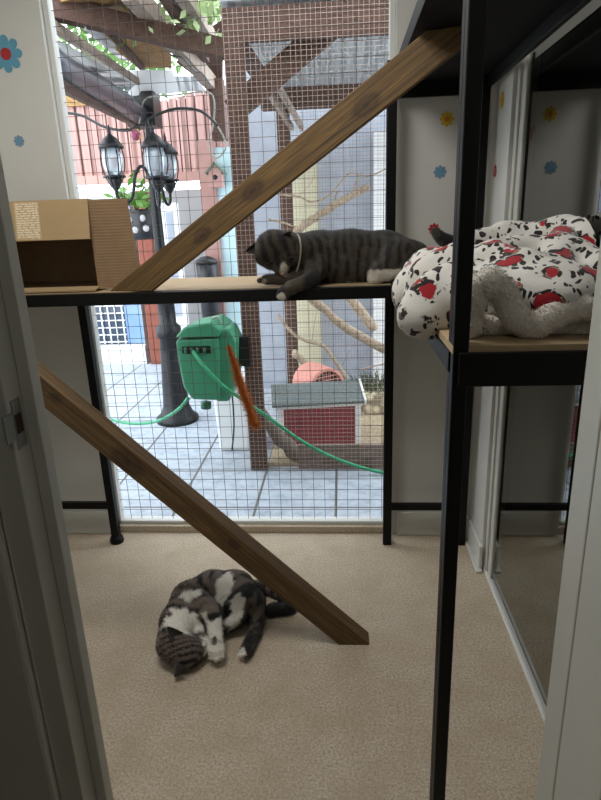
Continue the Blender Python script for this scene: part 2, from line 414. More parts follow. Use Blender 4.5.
# ------------------------------------------------------------------ garden screen in the opening
win = struct(MB().box((WX0, YB+.005, 0), (WX1, YB+.09, .033)).build('trim_6', M['floor'], bevel=.004))
fr = MB()
fr.box((WX0, 2.405, .033), (WX0+.022, 2.45, WZ1)); fr.box((WX1-.022, 2.405, .033), (WX1, 2.45, WZ1)); fr.box((WX0, 2.405, .033), (WX1, 2.45, .05)); fr.box((WX0, 2.405, WZ1-.022), (WX1, 2.45, WZ1))
w1 = struct(fr.build('window_1', M['upvc'], bevel=.003))
def mesh_panel(mb, x0, x1, z0, z1, y, dx, dz, r, jit=.0008):
    n = int((x1-x0)/dx)
    for i in range(n+1):
        x = x0+i*dx+random.uniform(-jit, jit)
        mb.bar((x, y, z0), (x+random.uniform(-jit, jit), y, z1), r, r, (0, 1, 0))
    n = int((z1-z0)/dz)
    for i in range(n+1):
        z = z0+i*dz+random.uniform(-jit, jit)
        mb.bar((x0, y+r, z), (x1, y+r, z+random.uniform(-jit, jit)), r, r)
wm = MB(); mesh_panel(wm, WX0+.012, WX1-.012, .045, WZ1-.01, 2.428, .0515, .0515, .0018, .0015)
wm.build('wire_mesh', M['wire'], w1)

# ------------------------------------------------------------------ shelf racks
ZS = 1.175                        # top of the shelf boards
XP = .178                          # left edge of the right-hand rack
def post(mb, x, y, z1, s=.036):
    mb.box((x-s/2, y-s/2, 0), (x+s/2, y+s/2, z1))
r1 = thing('shelf_rack', 'long black metal rack with pale board, cardboard box and striped cat on it', 'shelf', (-1.06, 2.30, 0))
b = MB(); b.box((-1.50, 1.955, ZS-.014), (XP-.02, 2.372, ZS)); b.box((-1.50, 1.30, ZS-.014), (-1.13, 1.955, ZS)); b.build('shelf_board', M['board'], r1)
b = MB(); b.box((-1.115, 1.93, ZS-.042), (XP-.02, 1.955, ZS-.002)); b.build('front_rail', M['black'], r1, bevel=.002)
b = MB(); b.box((-1.13, 1.30, ZS-.042), (-1.115, 1.955, ZS-.002)); b.build('side_rail', M['black'], r1, bevel=.002)
b = MB(); b.box((-1.50, 2.355, ZS-.05), (XP-.02, 2.372, ZS-.014)); b.build('rear_rail', M['black'], r1)
b = MB(); b.prism([(-1.112, 1.93, ZS-.042), (-1.080, 1.93, ZS-.042), (-1.094, 1.93, ZS-.115), (-1.112, 1.93, ZS-.125)], (0, .012, 0)); b.build('bracket', M['black'], r1)
b = MB(); post(b, -1.05, 2.30, ZS-.014, .034); b.build('post', M['black'], r1, bevel=.003)
b = MB(); b.lathe([(.03, 0), (.032, .012), (.026, .03), (.02, .034)], (-1.05, 2.30, 0), 18); b.build('foot', M['black'], r1)
b = MB(); b.box((-1.50, 2.288, .172), (-1.067, 2.312, .202)); b.build('lower_rail', M['black'], r1, bevel=.002)
b = MB(); post(b, -1.48, 2.30, ZS-.014, .034); b.build('post', M['black'], r1)
b = MB(); post(b, -1.48, 1.32, ZS-.014, .034); b.build('post', M['black'], r1)

XF = .1865
r2 = thing('shelf_rack', 'tall black metal rack by the glass door with the blanket on it', 'shelf', (.35, 1.6, 0))
YP0, YP1 = 1.02, 2.30; XR = .50; ZU = 1.838
for nm, x, y in (('post', XF+.0165, YP0), ('post', XP+.002, YP1), ('post', XR, YP1), ('post', XR, YP0)):
    b = MB(); post(b, x, y, 1.90, .027 if y == YP0 else .036); b.build(nm, M['black'], r2, bevel=.003)
# L-angle flange catching light along the left edge of the front post
b = MB(); b.box((XF+.003, YP0+.0136, 0), (XF+.0075, YP0+.035, 1.9)); b.build('post_flange', M['black'], r2)
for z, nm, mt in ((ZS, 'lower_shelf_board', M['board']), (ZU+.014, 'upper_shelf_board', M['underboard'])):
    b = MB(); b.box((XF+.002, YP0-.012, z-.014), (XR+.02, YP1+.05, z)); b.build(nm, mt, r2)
for z, hh in ((ZS, .056), (ZU+.014, .05)):
    b = MB(); b.box((XF+.012, YP0-.026, z-.014-hh), (XR, YP0-.0137, z-.010)); b.build('front_rail', M['black'], r2, bevel=.002)
    b = MB(); b.box((XF, YP0+.014, z-.014-hh*.7 if z < 1.5 else z-.0145), (XF+.001 if z > 1.5 else XF+.012, YP1, z-.0145 if z < 1.5 else z+.03)); b.build('side_rail', M['black'], r2, bevel=.002)
    b = MB(); b.box((XR+.005, YP0, z-.014-hh*.7), (XR+.022, YP1, z-.008)); b.build('side_rail', M['black'], r2, bevel=.002)
    b = MB(); b.box((XP, YP1+.03, z-.014-hh), (XR, YP1+.045, z-.012)); b.build('rear_rail', M['black'], r2)
b = MB(); b.box((XP+.018, YP1-.012, .168), (XR-.015, YP1+.012, .196)); b.build('lower_rail', M['black'], r2, bevel=.002)

# ------------------------------------------------------------------ timber ramps
def ramp(name, p0, p1, w, th, mat, label, keep):
    """p0,p1: axis points of the front face at the bottom and the top, both ends cut level"""
    p0, p1 = V(p0), V(p1); d = (p1-p0).normalized(); hz = V((d.x, d.y, 0)).normalized()
    nrm = hz.cross(V((0, 0, 1))).normalized()
    if nrm.y < 0: nrm = -nrm                     # away from the viewer
    hw = w/abs(d.z)/2
    # local frame: X along the timber
    side = nrm.cross(d)
    Rm = Matrix((d, nrm, side)).transposed()
    A = [p0-hz*hw, p0+hz*hw, p1+hz*hw, p1-hz*hw]
    if keep < 1:                                  # upper tip sawn off upright
        cut = hw*2*(1-keep); f = cut/V((p1.x-p0.x, p1.y-p0.y, 0)).length; A[2:3] = [A[1].lerp(A[2], 1-f), A[2]-hz*cut]
    mb = MB()
    loc = [Rm.transposed() @ (a-p0) for a in A]
    mb.prism(loc, (0, th, 0))
    o = mb.build(name, mat, None, None, bevel=.003)
    o.matrix_world = Matrix.Translation(p0) @ Rm.to_4x4()
    tag(o, label, 'ramp'); return o
ramp('timber_ramp', (-.722, 1.957, ZS), (.300, 1.69, ZU-.001), .088, .020, M['plank'], 'upper brown timber plank sloping up from the long shelf past the striped cat', .62)
ramp('timber_ramp', (.023, 1.65, 0), (-1.126, 1.63, 1.131), .0745, .066, M['plank2'], 'lower brown timber plank sloping down to the floor beside the white and tabby cat', 1)

# ------------------------------------------------------------------ cardboard box on the long shelf
bx = thing('cardboard_box', 'open brown cardboard box lying on its side on the long shelf left of the plank', 'box', (-1.1, 2.1, ZS))
x0, x1, y0, y1, z0, z1 = -1.34, -.842, 2.0, 2.32, ZS, at(60, 200, Y=2.0).z
T = .006
b = MB(); b.box((x0, y1-T, z0), (x1, y1, z1)); b.box((x0, y0, z0), (x0+T, y1, z1)); b.box((x1-T, y0, z0), (x1, y1, z1)); b.box((x0, y0, z0), (x1, y1, z0+T)); b.box((x0, y0, z1-T), (x1, y1, z1))
b.build('carton', M['card'], bx)
b = MB(); q = [V((x0, y0, z1)), V((x1, y0, z1)), V((x1+.006, y0-.035, z1-.128)), V((x0, y0-.035, z1-.128))]; nrm = V((0, -.97, .25))*.005; b.prism(q, nrm)
fl = b.build('top_flap', M['card_light'], bx)
def quadpt(q, u, v): return q[0].lerp(q[1], u).lerp(q[3].lerp(q[2], u), v)
pa, pb = at(13, 205, Y=1.99), at(38, 205, Y=1.99)
ua, ub = [(p.x-x0)/(x1-x0) for p in (pa, pb)]
tq = [quadpt(q, ua, .03)+nrm*1.05, quadpt(q, ub, .03)+nrm*1.05, quadpt(q, ub+.012, .98)+nrm*1.05, quadpt(q, ua+.012, .98)+nrm*1.05]
tp = MB().prism(tq, nrm*.12).build('paper_tape', plain('brown_paper_tape', 'b39a72', .7), fl)
lm = MB()
for i in range(15):
    v0 = .04+i*.062; u0 = .05
    while u0 < .93:
        du = random.uniform(.06, .3); u1 = min(u0+du, .96)
        lm.prism([quadpt(tq, u0, v0), quadpt(tq, u1, v0), quadpt(tq, u1, v0+.028), quadpt(tq, u0, v0+.028)], nrm*.18)
        if random.random() < .55: lm.prism([quadpt(tq, u1-.03, v0), quadpt(tq, u1, v0), quadpt(tq, u1, v0+.07), quadpt(tq, u1-.03, v0+.07)], nrm*.18)
        u0 = u1+random.uniform(.02, .08)
lm.build('tape_print', plain('white_tape_print', 'd8cdb6', .7), tp)
b = MB(); q2 = [V((x1, y0, z1-.002)), V((x1+.122, y0+.026, z1-.002)), V((x1+.143, y0+.024, z0+.012)), V((x1, y0-.004, z0+.006))]; b.prism(q2, (0, .005, 0)); b.build('side_flap', M['card'], bx)
b = MB(); b.prism([(x0, y0, z0+.012), (x1, y0, z0+.012), (x1+.0, y0-.04, z0+.004), (x0, y0-.04, z0+.004)], (0, 0, .005)); b.build('bottom_flap', M['card_light'], bx)

# ------------------------------------------------------------------ stickers
def flower(pos, nrm, r, cp, cc, label, petals=8, group=None, rnd=True):
    pos, nrm = V(pos), V(nrm).normalized(); u = nrm.cross(V((0, 0, 1))).normalized(); w = u.cross(nrm)
    o = thing('flower_sticker', label, 'sticker', pos, group)
    n = petals*10; poly = []
    for k in range(n):
        a = 2*PI*k/n; rr = r*(.62+.38*abs(math.cos(a*petals/2))**.55) if rnd else r
        poly.append(pos+(u*math.cos(a)+w*math.sin(a))*rr)
    MB().prism(poly, nrm*.0012).build('petals', cp, o)
    MB().prism([pos+nrm*.0012+(u*math.cos(2*PI*k/20)+w*math.sin(2*PI*k/20))*r*.33 for k in range(20)], nrm*.0008).build('flower_centre', cc, o)
    return o
BL = plain('sticker_blue', '5b9ab3', .5); BL2 = plain('sticker_grey_blue', '6f90ab', .5); RD = plain('sticker_red', 'a8252a', .5); YE = plain('sticker_yellow', 'c9ab20', .5); PK = plain('sticker_pink', 'b98790', .5); OR = plain('sticker_orange', 'c86a2a', .5)
yb = YB-.001
flower(at(6, 54, Y=yb), (0, -1, 0), .063, BL, RD, 'big blue flower wall sticker with a red centre, top left')
flower(at(19, 141, Y=yb), (0, -1, 0), .021, BL2, BL, 'small plain blue flower sticker on the wall above the cardboard box')
flower(at(447, 119, Y=yb), (0, -1, 0), .026, YE, OR, 'yellow flower sticker on the back wall above a blue one')
flower(at(440, 172, Y=yb), (0, -1, 0), .024, BL2, BL, 'blue flower sticker on the back wall below a yellow one')
flower(at(434, 229, Y=yb), (0, -1, 0), .022, RD, PK, 'red flower sticker on the back wall just above the cat tail tip')
flower(at(502, 100, X=XW-.001), (-1, 0, 0), .026, YE, OR, 'yellow flower sticker on the narrow white wall beside the glass door')
flower(at(495, 171, X=XW-.001), (-1, 0, 0), .022, RD, PK, 'red flower sticker on the narrow white wall beside the glass door')
bp = at(467, 137, Y=yb)
bt = thing('butterfly_sticker', 'pink butterfly sticker on the back wall hidden behind the tall black post', 'sticker', bp)
for s in (-1, 1):
    MB().prism([bp+V((s*a, 0, c)) for a, c in ((.001, 0), (.012, .022), (.026, .026), (.028, .012), (.018, .002), (.022, -.012), (.012, -.02), (.002, -.006))], (0, -.0012, 0)).build('wing', PK, bt)
MB().box((bp.x-.0015, bp.y-.002, bp.z-.02), (bp.x+.0015, bp.y, bp.z+.014)).build('body', plain('sticker_dark_pink', '7c5560', .5), bt)

# ------------------------------------------------------------------ cats
def cat_colors(P, fn):
    out = np.ones((len(P), 4), np.float32)
    for i, p in enumerate(P): out[i, :3] = fn(V(p))
    return out
def C3(h): return V(lin(h)[:3])
BRN, BLK, WHT, GRY, TAN = C3('73645a'), C3('110e0c'), C3('e6e1d6'), C3('6e665b'), C3('7a6a55')
def polydist(p, pts):
    best = (1e9, 0); s = 0
    for a, b in zip(pts, pts[1:]):
        ab = b-a; t = max(0, min(1, (p-a).dot(ab)/ab.dot(ab))); d = (p-a-ab*t).length
        if d < best[0]: best = (d, s+t*ab.length)
        s += ab.length
    return best
def sstep(a, b, x):
    t = max(0, min(1, (x-a)/(b-a))); return t*t*(3-2*t)
def nz(p, s): return noise.noise(V(p)*s)
def fur(P, Fc, colors, n, length, width, flow, seed=1, stand=.45):
    """append thin fur blades to a surface: returns vertices, faces and colours of the furred surface"""
    rg = np.random.default_rng(seed); Fc = np.asarray(Fc); a, b, c, d = [P[Fc[:, k]] for k in range(4)]
    nr = np.cross(c-a, d-b); ar = np.linalg.norm(nr, axis=1)+1e-12; nr = nr/ar[:, None]
    k = rg.choice(len(Fc), n, p=ar/ar.sum()); u, w = rg.random((2, n, 1))
    root = (a[k]*(1-u)+b[k]*u)*(1-w)+(d[k]*(1-u)+c[k]*u)*w; N = nr[k]
    if callable(flow): fl = flow(root)
    else: fl = np.tile(np.array(flow, float), (n, 1))
    fl = fl+rg.normal(0, .35, (n, 3)); fl = fl-N*(fl*N).sum(1, keepdims=True)
    fl /= np.linalg.norm(fl, axis=1, keepdims=True)+1e-9
    dr = N*stand+fl*(1-stand); dr /= np.linalg.norm(dr, axis=1, keepdims=True)
    L = length*rg.uniform(.6, 1.25, (n, 1)); sd = np.cross(dr, N); sd /= np.linalg.norm(sd, axis=1, keepdims=True)+1e-9
    root = root-N*.0008; tip = root+dr*L
    V_ = np.concatenate([root+sd*width/2, root-sd*width/2, tip]); m = len(P)
    tri = np.stack([m+np.arange(n), m+n+np.arange(n), m+2*n+np.arange(n)], 1)
    cc = None
    if colors is not None:
        cr = colors[Fc[k, 0]].copy(); cr[:, :3] *= rg.uniform(.75, 1.3, (n, 1)); cc = np.concatenate([colors, cr, cr, np.clip(cr*np.array([1.15, 1.15, 1.15, 1]), 0, 1)])
    return np.concatenate([P, V_]), [tuple(int(q) for q in f) for f in Fc]+[tuple(int(q) for q in f) for f in tri], cc
def ear(mb, base, tip, across, w):
    """open pyramid-like ear shell: base centre, tip, across vector"""
    base, tip, ac = V(base), V(tip), V(across).normalized(); d = (tip-base); bk = d.cross(ac).normalized()
    rings = []
    n = 9
    for j in range(7):
        t = j/6; ww = w*(1-t)**.75+.0012; c = base+d*t
        rings.append([c+ac*ww*math.cos(PI*k/(n-1))+bk*ww*.75*math.sin(PI*k/(n-1)) for k in range(n)])
    vs = [p for r in rings for p in r]; fs = [(j*n+k, j*n+k+1, (j+1)*n+k+1, (j+1)*n+k) for j in range(6) for k in range(n-1)]
    mb.add(vs, fs, True)
    vs2 = [p-bk*.004 for p in vs]; mb.add(vs2, [f[::-1] for f in fs], True)
    return mb

def P3(px, py, h): return at(px, py, Z=h)
# --- cat curled up on the floor
def floor_cat():
    spine = [P3(172, 645, .065), P3(178, 622, .066), P3(190, 600, .068), P3(212, 590, .070), P3(235, 591, .070), P3(248, 601, .066)]
    rs = [.050, .058, .064, .068, .070, .060]
    pr = chain(spine, rs, .02)
    belly = P3(212, 612, .05); pr.append(pc(belly, P3(225, 606, .055), .05, .05, .02))
    pr.append(pc(P3(192, 622, .06), P3(200, 610, .07), .052, .045, .02))          # chest
    hd = P3(184, 651, .055)
    pr.append(pe(hd, (.060, .054, .050), None, .015)); 
    mz = P3(201, 648, .050); pr.append(pc(hd, mz, .045, .026, .012))
    # near front leg
    fl = [P3(200, 602, .105), P3(213, 613, .108), P3(216, 636, .070), P3(217, 651, .045)]
    pr += chain(fl[:2], [.040, .034], .012); pr += chain(fl[1:3], [.030, .021], .008); pr += chain(fl[2:], [.020, .026], .006)
    for dx, dy in ((-5, 6), (0, 8), (5, 7)): pr.append(pe(P3(217+dx*.9, 650+dy, .036), (.0105, .0125, .0105), None, .004))
    # second front paw by the muzzle
    pr += chain([P3(200, 632, .05), P3(208, 646, .03)], [.025, .018], .006)
    # upper hind leg
    th = P3(243, 603, .085); kn = P3(229, 606, .085)
    pr.append(pc(th, kn, .052, .038, .015))
    hf = [P3(240, 617, .075), P3(231, 622, .060), P3(222, 628, .045)]
    pr += chain(hf, [.020, .019, .019], .006)
    # lower hind leg with its foot towards the viewer
    lh = [P3(252, 602, .05), P3(257, 620, .038), P3(254, 634, .028), P3(246, 651, .024)]
    pr += chain(lh, [.050, .025, .020, .020], .010)
    for dx, dy in ((-4, 3), (0, 4.5), (3, 3)): pr.append(pe(P3(245+dx, 652+dy, .022), (.009, .010, .009), None, .003))
    # tail
    tl = [P3(252, 590, .04), P3(266, 587, .028), P3(283, 595, .024), P3(293, 603, .023), P3(287, 608, .023), P3(277, 609, .022), P3(270, 611, .021)]
    tl = smoothpts(tl, 4); pr += chain(tl, [.028-.008*min(1, i/8) for i in range(len(tl))], .008)
    P, Fc = sdf_mesh(pr, .0052, .012)
    P[:, 2] = np.maximum(P[:, 2], .001)
    whites = [(P3(185, 621, .115), (.078, .050, .07)), (P3(192, 597, .125), (.045, .028, .05)), (P3(223, 588, .13), (.032, .090, .06)), (P3(235, 606, .12), (.034, .050, .05)),
              (P3(216, 630, .09), (.030, .045, .07)), (P3(217, 652, .04), (.045, .040, .05)), (P3(230, 622, .06), (.045, .026, .035)),
              (P3(206, 646, .045), (.012, .045, .035)), (P3(208, 646, .03), (.02, .03, .03)), (P3(243, 654, .02), (.016, .022, .02)), (P3(205, 620, .05), (.03, .03, .05))]
    darks = [(P3(208, 604, .13), (.045, .030, .06)), (P3(214, 612, .13), (.022, .026, .04)), (P3(228, 609, .09), (.020, .024, .035)), (P3(214, 640, .085), (.011, .02, .02)), (P3(246, 648, .03), (.012, .012, .012))]
    tailv = [V(p) for p in tl]; spv = [V(p) for p in spine]
    hax = (mz-hd).normalized()
    def col(p):
        jit = nz(p, 45)*.35
        d, s = polydist(p, spv)
        st = math.sin(s*120+nz(p, 14)*2.6+nz(p, 40)*1.2)
        c = BRN.lerp(BLK, sstep(-.3, .35, st)); c = c.lerp(GRY, sstep(.05, .5, nz(p, 26))*.7)
        if (p-hd).length < .085:
            u = (p-hd).dot(V((-hax.y, hax.x, .5))); st = math.sin(u*330+nz(p, 22)*1.6); c = BRN.lerp(BLK, sstep(-.2, .5, st))
        td, ts = polydist(p, tailv)
        if td < .035 and p.x > tailv[4].x:
            c = BRN.lerp(BLK, sstep(-.1, .4, math.sin(ts*130)))
            if ts > .135: c = BLK.copy()
        w = 0
        for cc, r in whites:
            q = p-cc; k = math.sqrt((q.x/r[0])**2+(q.y/r[1])**2+(q.z/r[2])**2)+jit
            w = max(w, 1-sstep(.88, 1.08, k))
        for cc, r in darks:
            q = p-cc; k = math.sqrt((q.x/r[0])**2+(q.y/r[1])**2+(q.z/r[2])**2)+jit
            w *= sstep(.85, 1.05, k)
        return c.lerp(WHT, w)
    base = V((spine[3].x, spine[3].y, 0))
    def flow(Q):
        c0 = np.array(belly); q = Q-c0; f = np.stack([-q[:, 1], q[:, 0], -.25*np.ones(len(q))], 1); f = -f
        f[:, :2] /= np.linalg.norm(f[:, :2], axis=1, keepdims=True)+1e-9; return f
    P, Fc, cc = fur(P, Fc, cat_colors(P, col), 42000, .0115, .0015, flow, 1, .40)
    P[:, 2] = np.maximum(P[:, 2], .0005)
    o = net_obj(P, Fc, 'cat', M['cat'], None, base, cc)
    tag(o, 'brown tabby and white cat curled up asleep on the beige floor', 'cat')
    W[o.name] = base
    for (b0, tp, ac) in ((P3(178, 638, .112), P3(167.0, 627.0, .150), P3(184, 634, .09)-P3(172, 645, .09)), (P3(182, 665, .045), P3(174.5, 677, .022), P3(189, 668, .07)-P3(175, 663, .07))):
        e = ear(MB(), b0, tp, ac, .024); n = len(e.v)
        e.build('ear', M['cat'], o, None, 0, [(*BLK.lerp(BRN, .12), 1)]*n)
    np_ = mz+hax*.026+V((0, 0, .002))
    MB().ball(np_, .006, 10, (1, 1, .7)).build('nose', M['pink'], o)
    for tx, ty in ((242, 653), (246, 655), (248, 651)):
        MB().ball(P3(tx, ty, .028), .0045, 8).build('toe_pad', M['pink'], o)
    return o
cat1 = floor_cat()

# --- striped cat lying on the shelf
def shelf_cat():
    A = lambda px, py, y: at(px, py, Y=y)
    Yc = 2.10
    spine = [A(298, 254, 2.06), A(318, 256, Yc), A(350, 256, Yc+.02), A(385, 257, Yc+.02), A(412, 262, Yc+.02), A(425, 266, Yc+.02)]
    rs = [.066, .083, .088, .086, .068, .050]
    pr = chain(spine, rs, .02)
    pr.append(pc(A(330, 268, 2.07), A(390, 268, 2.08), .062, .062, .02))
    hd = A(274, 250, 2.035)
    pr.append(pe(hd, (.066, .060, .068), None, .015)); pr.append(pc(A(285, 252, 2.05), spine[0], .060, .064, .02))
    mz = A(281, 268, 1.985); pr.append(pc(A(276, 258, 2.01), mz, .045, .024, .012))
    pr.append(pe(A(263, 256, 2.00), (.030, .030, .032), None, .012)); pr.append(pe(A(286, 260, 2.0), (.028, .028, .03), None, .012))
    pr += chain([A(312, 270, 2.05), A(292, 279, 1.995), A(266, 279.5, 1.985)], [.032, .020, .017], .010)      # far front leg
    for dx in (-5, -2, 1): pr.append(pe(A(263+dx*.7, 280.5, 1.975+dx*.004), (.010, .012, .009), None, .004))
    pr += chain([A(318, 266, 2.02), A(310, 280, 1.945), A(292, 287, 1.915), A(283, 293, 1.912)], [.042, .026, .021, .0195], .010)  # near front leg over the rail
    for dx, dy in ((-5, 4), (-1, 5.5), (3, 4.5)): pr.append(pe(A(283+dx*.9, 292+dy, 1.905), (.0085, .0095, .010), None, .004))
    pr += [pc(A(398, 258, 2.05), A(380, 272, 2.0), .066, .038, .02)]                                          # thigh
    pr += chain([A(402, 268, 1.995), A(388, 275, 1.985), A(373, 279.5, 1.985)], [.021, .018, .0165], .006)       # hind foot
    for dy in (-2, 1): pr.append(pe(A(370, 279+dy, 1.985), (.010, .010, .009), None, .004))
    tl = smoothpts([A(420, 262, 2.12), A(436, 258, 2.15), A(450, 254, 2.17), A(456, 247, 2.19), A(449, 243, 2.20), A(441, 238, 2.20), A(434.5, 231, 2.20)], 4)
    n = len(tl); pr += chain(tl, [.030-.009*i/n if i < n*.6 else .026-.016*(i-n*.6)/(n*.4) for i in range(n)], .010)
    P, Fc = sdf_mesh(pr, .0052, .012)
    P[:, 2] = np.where(P[:, 1] > 1.93, np.maximum(P[:, 2], ZS+.001), P[:, 2])
    spv = [V(p) for p in spine]; tv = [V(p) for p in tl]
    whites = [(A(383, 275, 1.98), (.085, .04, .020)), (A(372, 279, 1.98), (.035, .03, .025)), (A(284, 270, 1.97), (.013, .02, .028)), (A(281, 298, 1.9), (.016, .03, .016)), (A(352, 288, 2.0), (.04, .05, .02)), (A(262, 281, 1.97), (.014, .02, .012))]
    B2, K2 = C3('443a2e'), C3('0f0d0a')
    def col(p):
        d, s = polydist(p, spv)
        st = math.sin(s*205+nz(p, 13)*2.6+nz(p, 38)*1.3); c = B2.lerp(K2, sstep(-.3, .7, st)).lerp(GRY, .25*sstep(.1, .5, nz(p, 30)))
        up = (p.z-ZS)/.17; c = c.lerp(K2, sstep(.75, 1.0, up)*.6)
        if (p-hd).length < .09:
            u = p.x-hd.x; st = math.sin(u*170+(p.z-hd.z)*60+nz(p, 25)*1.3); c = B2.lerp(K2, sstep(-.3, .5, st))
        td, ts = polydist(p, tv)
        if td < .04 and p.x > tv[6].x and ts > .03:
            c = GRY.lerp(K2, sstep(-.3, .4, math.sin(ts*140)))
            if ts > .175: c = K2.copy()
        w = 0; jit = nz(p, 50)*.3
        for cc, r in whites:
            q = p-cc; k = math.sqrt((q.x/r[0])**2+(q.y/r[1])**2+(q.z/r[2])**2)+jit
            w = max(w, 1-sstep(.85, 1.1, k))
        return c.lerp(C3('cfc8ba'), w)
    base = V((spine[2].x, spine[2].y, ZS))
    P, Fc, cc = fur(P, Fc, cat_colors(P, col), 42000, .0095, .0013, (.8, 0, -.35), 2, .36)
    o = net_obj(P, Fc, 'cat', M['cat'], None, base, cc); W[o.name] = base
    tag(o, 'dark striped tabby cat lying on the shelf with one paw over the edge', 'cat')
    for b0, tp, ac, cc in ((A(260, 247, 2.03), A(245.5, 251.5, 2.02), V((0, .3, 1)), .1), (A(285, 240, 2.02), A(290, 231, 2.0), V((1, .1, -.5)), .5)):
        e = ear(MB(), b0, tp, ac, .024); e.build('ear', M['cat'], o, None, 0, [(*K2.lerp(TAN, cc), 1)]*len(e.v))
    MB().ball(A(282.5, 274, 1.965), .006, 10, (1.2, 1, .8)).build('nose', M['pink'], o)
    for px, py in ((269, 262), (287, 257)):
        MB().tube([A(px-4, py, 1.965), A(px, py+2.5, 1.962), A(px+4, py+.5, 1.967)], .002, 6).build('closed_eye', M['eye'], o)
    # collar
    c0 = A(293, 256, 2.05); ax = (spine[1]-hd).normalized(); u = ax.orthogonal().normalized(); w = ax.cross(u)
    MB().tube([c0+(u*math.cos(2*PI*k/28)+w*math.sin(2*PI*k/28))*.0735 for k in range(29)], .0035, 6, False).build('collar', plain('pale_collar', '9b917f', .5), o)
    return o
cat2 = shelf_cat()

# ------------------------------------------------------------------ blanket on the right-hand shelf
def blanket():
    rnd = random.Random(4)
    pr = []
    S = lambda x, y, z: V((x, y, ZS+z))
    # soft body
    pr.append(pe(S(.36, 1.30, .065), (.17, .24, .075), None, .03)); pr.append(pe(S(.42, 1.62, .075), (.13, .30, .085), None, .03))
    # fold over the shelf's left edge, hanging down
    E = lambda px, py, y: at(px, py, Y=y)
    pr += chain([E(462, 262, 1.55), E(430, 266, 1.50), E(416, 292, 1.46), E(424, 316, 1.44), E(442, 328, 1.44)], [.034, .044, .055, .045, .03], .03)
    pr += chain([E(460, 262, 1.35), E(438, 280, 1.34), E(432, 308, 1.34), E(446, 326, 1.34)], [.045, .055, .055, .03], .03)
    pr += chain([E(440, 262, 1.70), E(418, 270, 1.66), E(410, 284, 1.62)], [.028, .034, .03], .02)
    pr += chain([E(452, 292, 1.22), E(430, 300, 1.22), E(424, 316, 1.2), E(442, 328, 1.2)], [.05, .045, .042, .03], .03)
    # rolled folds across the top
    for pts, r in (([E(470, 247, 1.5), E(520, 238, 1.55), E(565, 235, 1.5), E(600, 245, 1.4)], .040),
                   ([E(480, 262, 1.3), E(530, 252, 1.35), E(575, 262, 1.3), E(610, 280, 1.2)], .036),
                   ([E(560, 240, 1.4), E(556, 262, 1.28), E(575, 290, 1.18)], .032),
                   ([E(470, 270, 1.28), E(500, 262, 1.26), E(545, 278, 1.18), E(600, 292, 1.12)], .032),
                   ([E(520, 286, 1.14), E(548, 284, 1.13), E(590, 296, 1.1)], .030)):
        pts = smoothpts(pts, 3); pr += chain(pts, [r*(1+.12*rnd.uniform(-1, 1)) for _ in pts], .016)
    lumps = np.array([[rnd.uniform(.1, .55), rnd.uniform(1.05, 1.8), ZS+rnd.uniform(.02, .14)] for _ in range(1)])
    def bumps(G): return .006*np.sin(G[..., 0]*38+np.sin(G[..., 1]*23)*1.5)*np.sin(G[..., 1]*33+G[..., 2]*21)
    P, Fc = sdf_mesh(pr, .008, .018, .03, bumps)
    over = (P[:, 0] > .183); P[over, 2] = np.maximum(P[over, 2], ZS+.001)
    P[:, 1] = np.maximum(P[:, 1], 1.0); P[:, 0] = np.minimum(P[:, 0], .555)
    o = net_obj(P, Fc, 'blanket', M['fleece'], None, V((.36, 1.4, ZS)))
    W[o.name] = V((.36, 1.4, ZS))
    tag(o, 'crumpled white fleece blanket with black spots and red patches on the right shelf', 'blanket')
    # woolly lining turned out at the front
    y = 1.075
    pts = smoothpts([E(468, 330, y+.01), E(472, 306, y), E(480, 287, y-.005), E(494, 283, y-.01), E(505, 296, y), E(513, 314, y-.01), E(528, 327, y), E(545, 320, y-.01), E(562, 309, y-.005), E(580, 307, y), E(605, 312, y)], 4)
    pl = chain(pts, [.022+.002*math.sin(i*1.3) for i in range(len(pts))], .006)
    pl += chain([E(478, 325, y+.03), E(520, 328, y+.03), E(600, 328, y+.03)], [.02, .017, .022], .01)
    P, Fc = sdf_mesh(pl, .005, .008, .02, lambda G: .0022*np.sin(G[..., 0]*210)*np.sin(G[..., 1]*190)*np.sin(G[..., 2]*230))
    P[:, 2] = np.maximum(P[:, 2], ZS+.001); P[:, 0] = np.minimum(P[:, 0], .50)
    P, Fc, _ = fur(P, Fc, None, 9000, .006, .0022, (0, 0, -.1), 4, .6)
    P[:, 2] = np.maximum(P[:, 2], ZS+.001)
    net_obj(P, Fc, 'sherpa_lining', M['sherpa'], o)
    return o
blanket()

# carton standing beyond the glass door
def carton2():
    o = thing('cardboard_box', 'plain cardboard box standing beyond the sliding glass door, seen faintly through it', 'box', (1.0, 1.95, 0))
    x0, x1, y0, y1 = .80, 1.22, 1.75, 2.2; zt = at(556, 155, X=.80).z
    b = MB(); b.box((x0, y0, ZS), (x1, y1, zt)); b.build('carton', M['card_light'], o, bevel=.003)
    b = MB(); b.box((x0+.1, y0-.001, zt-.12), (x0+.16, y0, zt)); b.build('tape', plain('parcel_tape', '8d7148', .4), o)
    s = thing('side_table', 'plain shelf behind the glass door carrying a cardboard box', 'shelf', (1.0, 1.95, 0))
    MB().box((.75, 1.5, ZS-.02), (1.6, 2.3, ZS)).build('table_top', M['board'], s)
    for x in (.77, 1.58):
        for y in (1.52, 2.28): MB().box((x-.018, y-.018, 0), (x+.018, y+.018, ZS-.02)).build('leg', M['black'], s)
carton2()

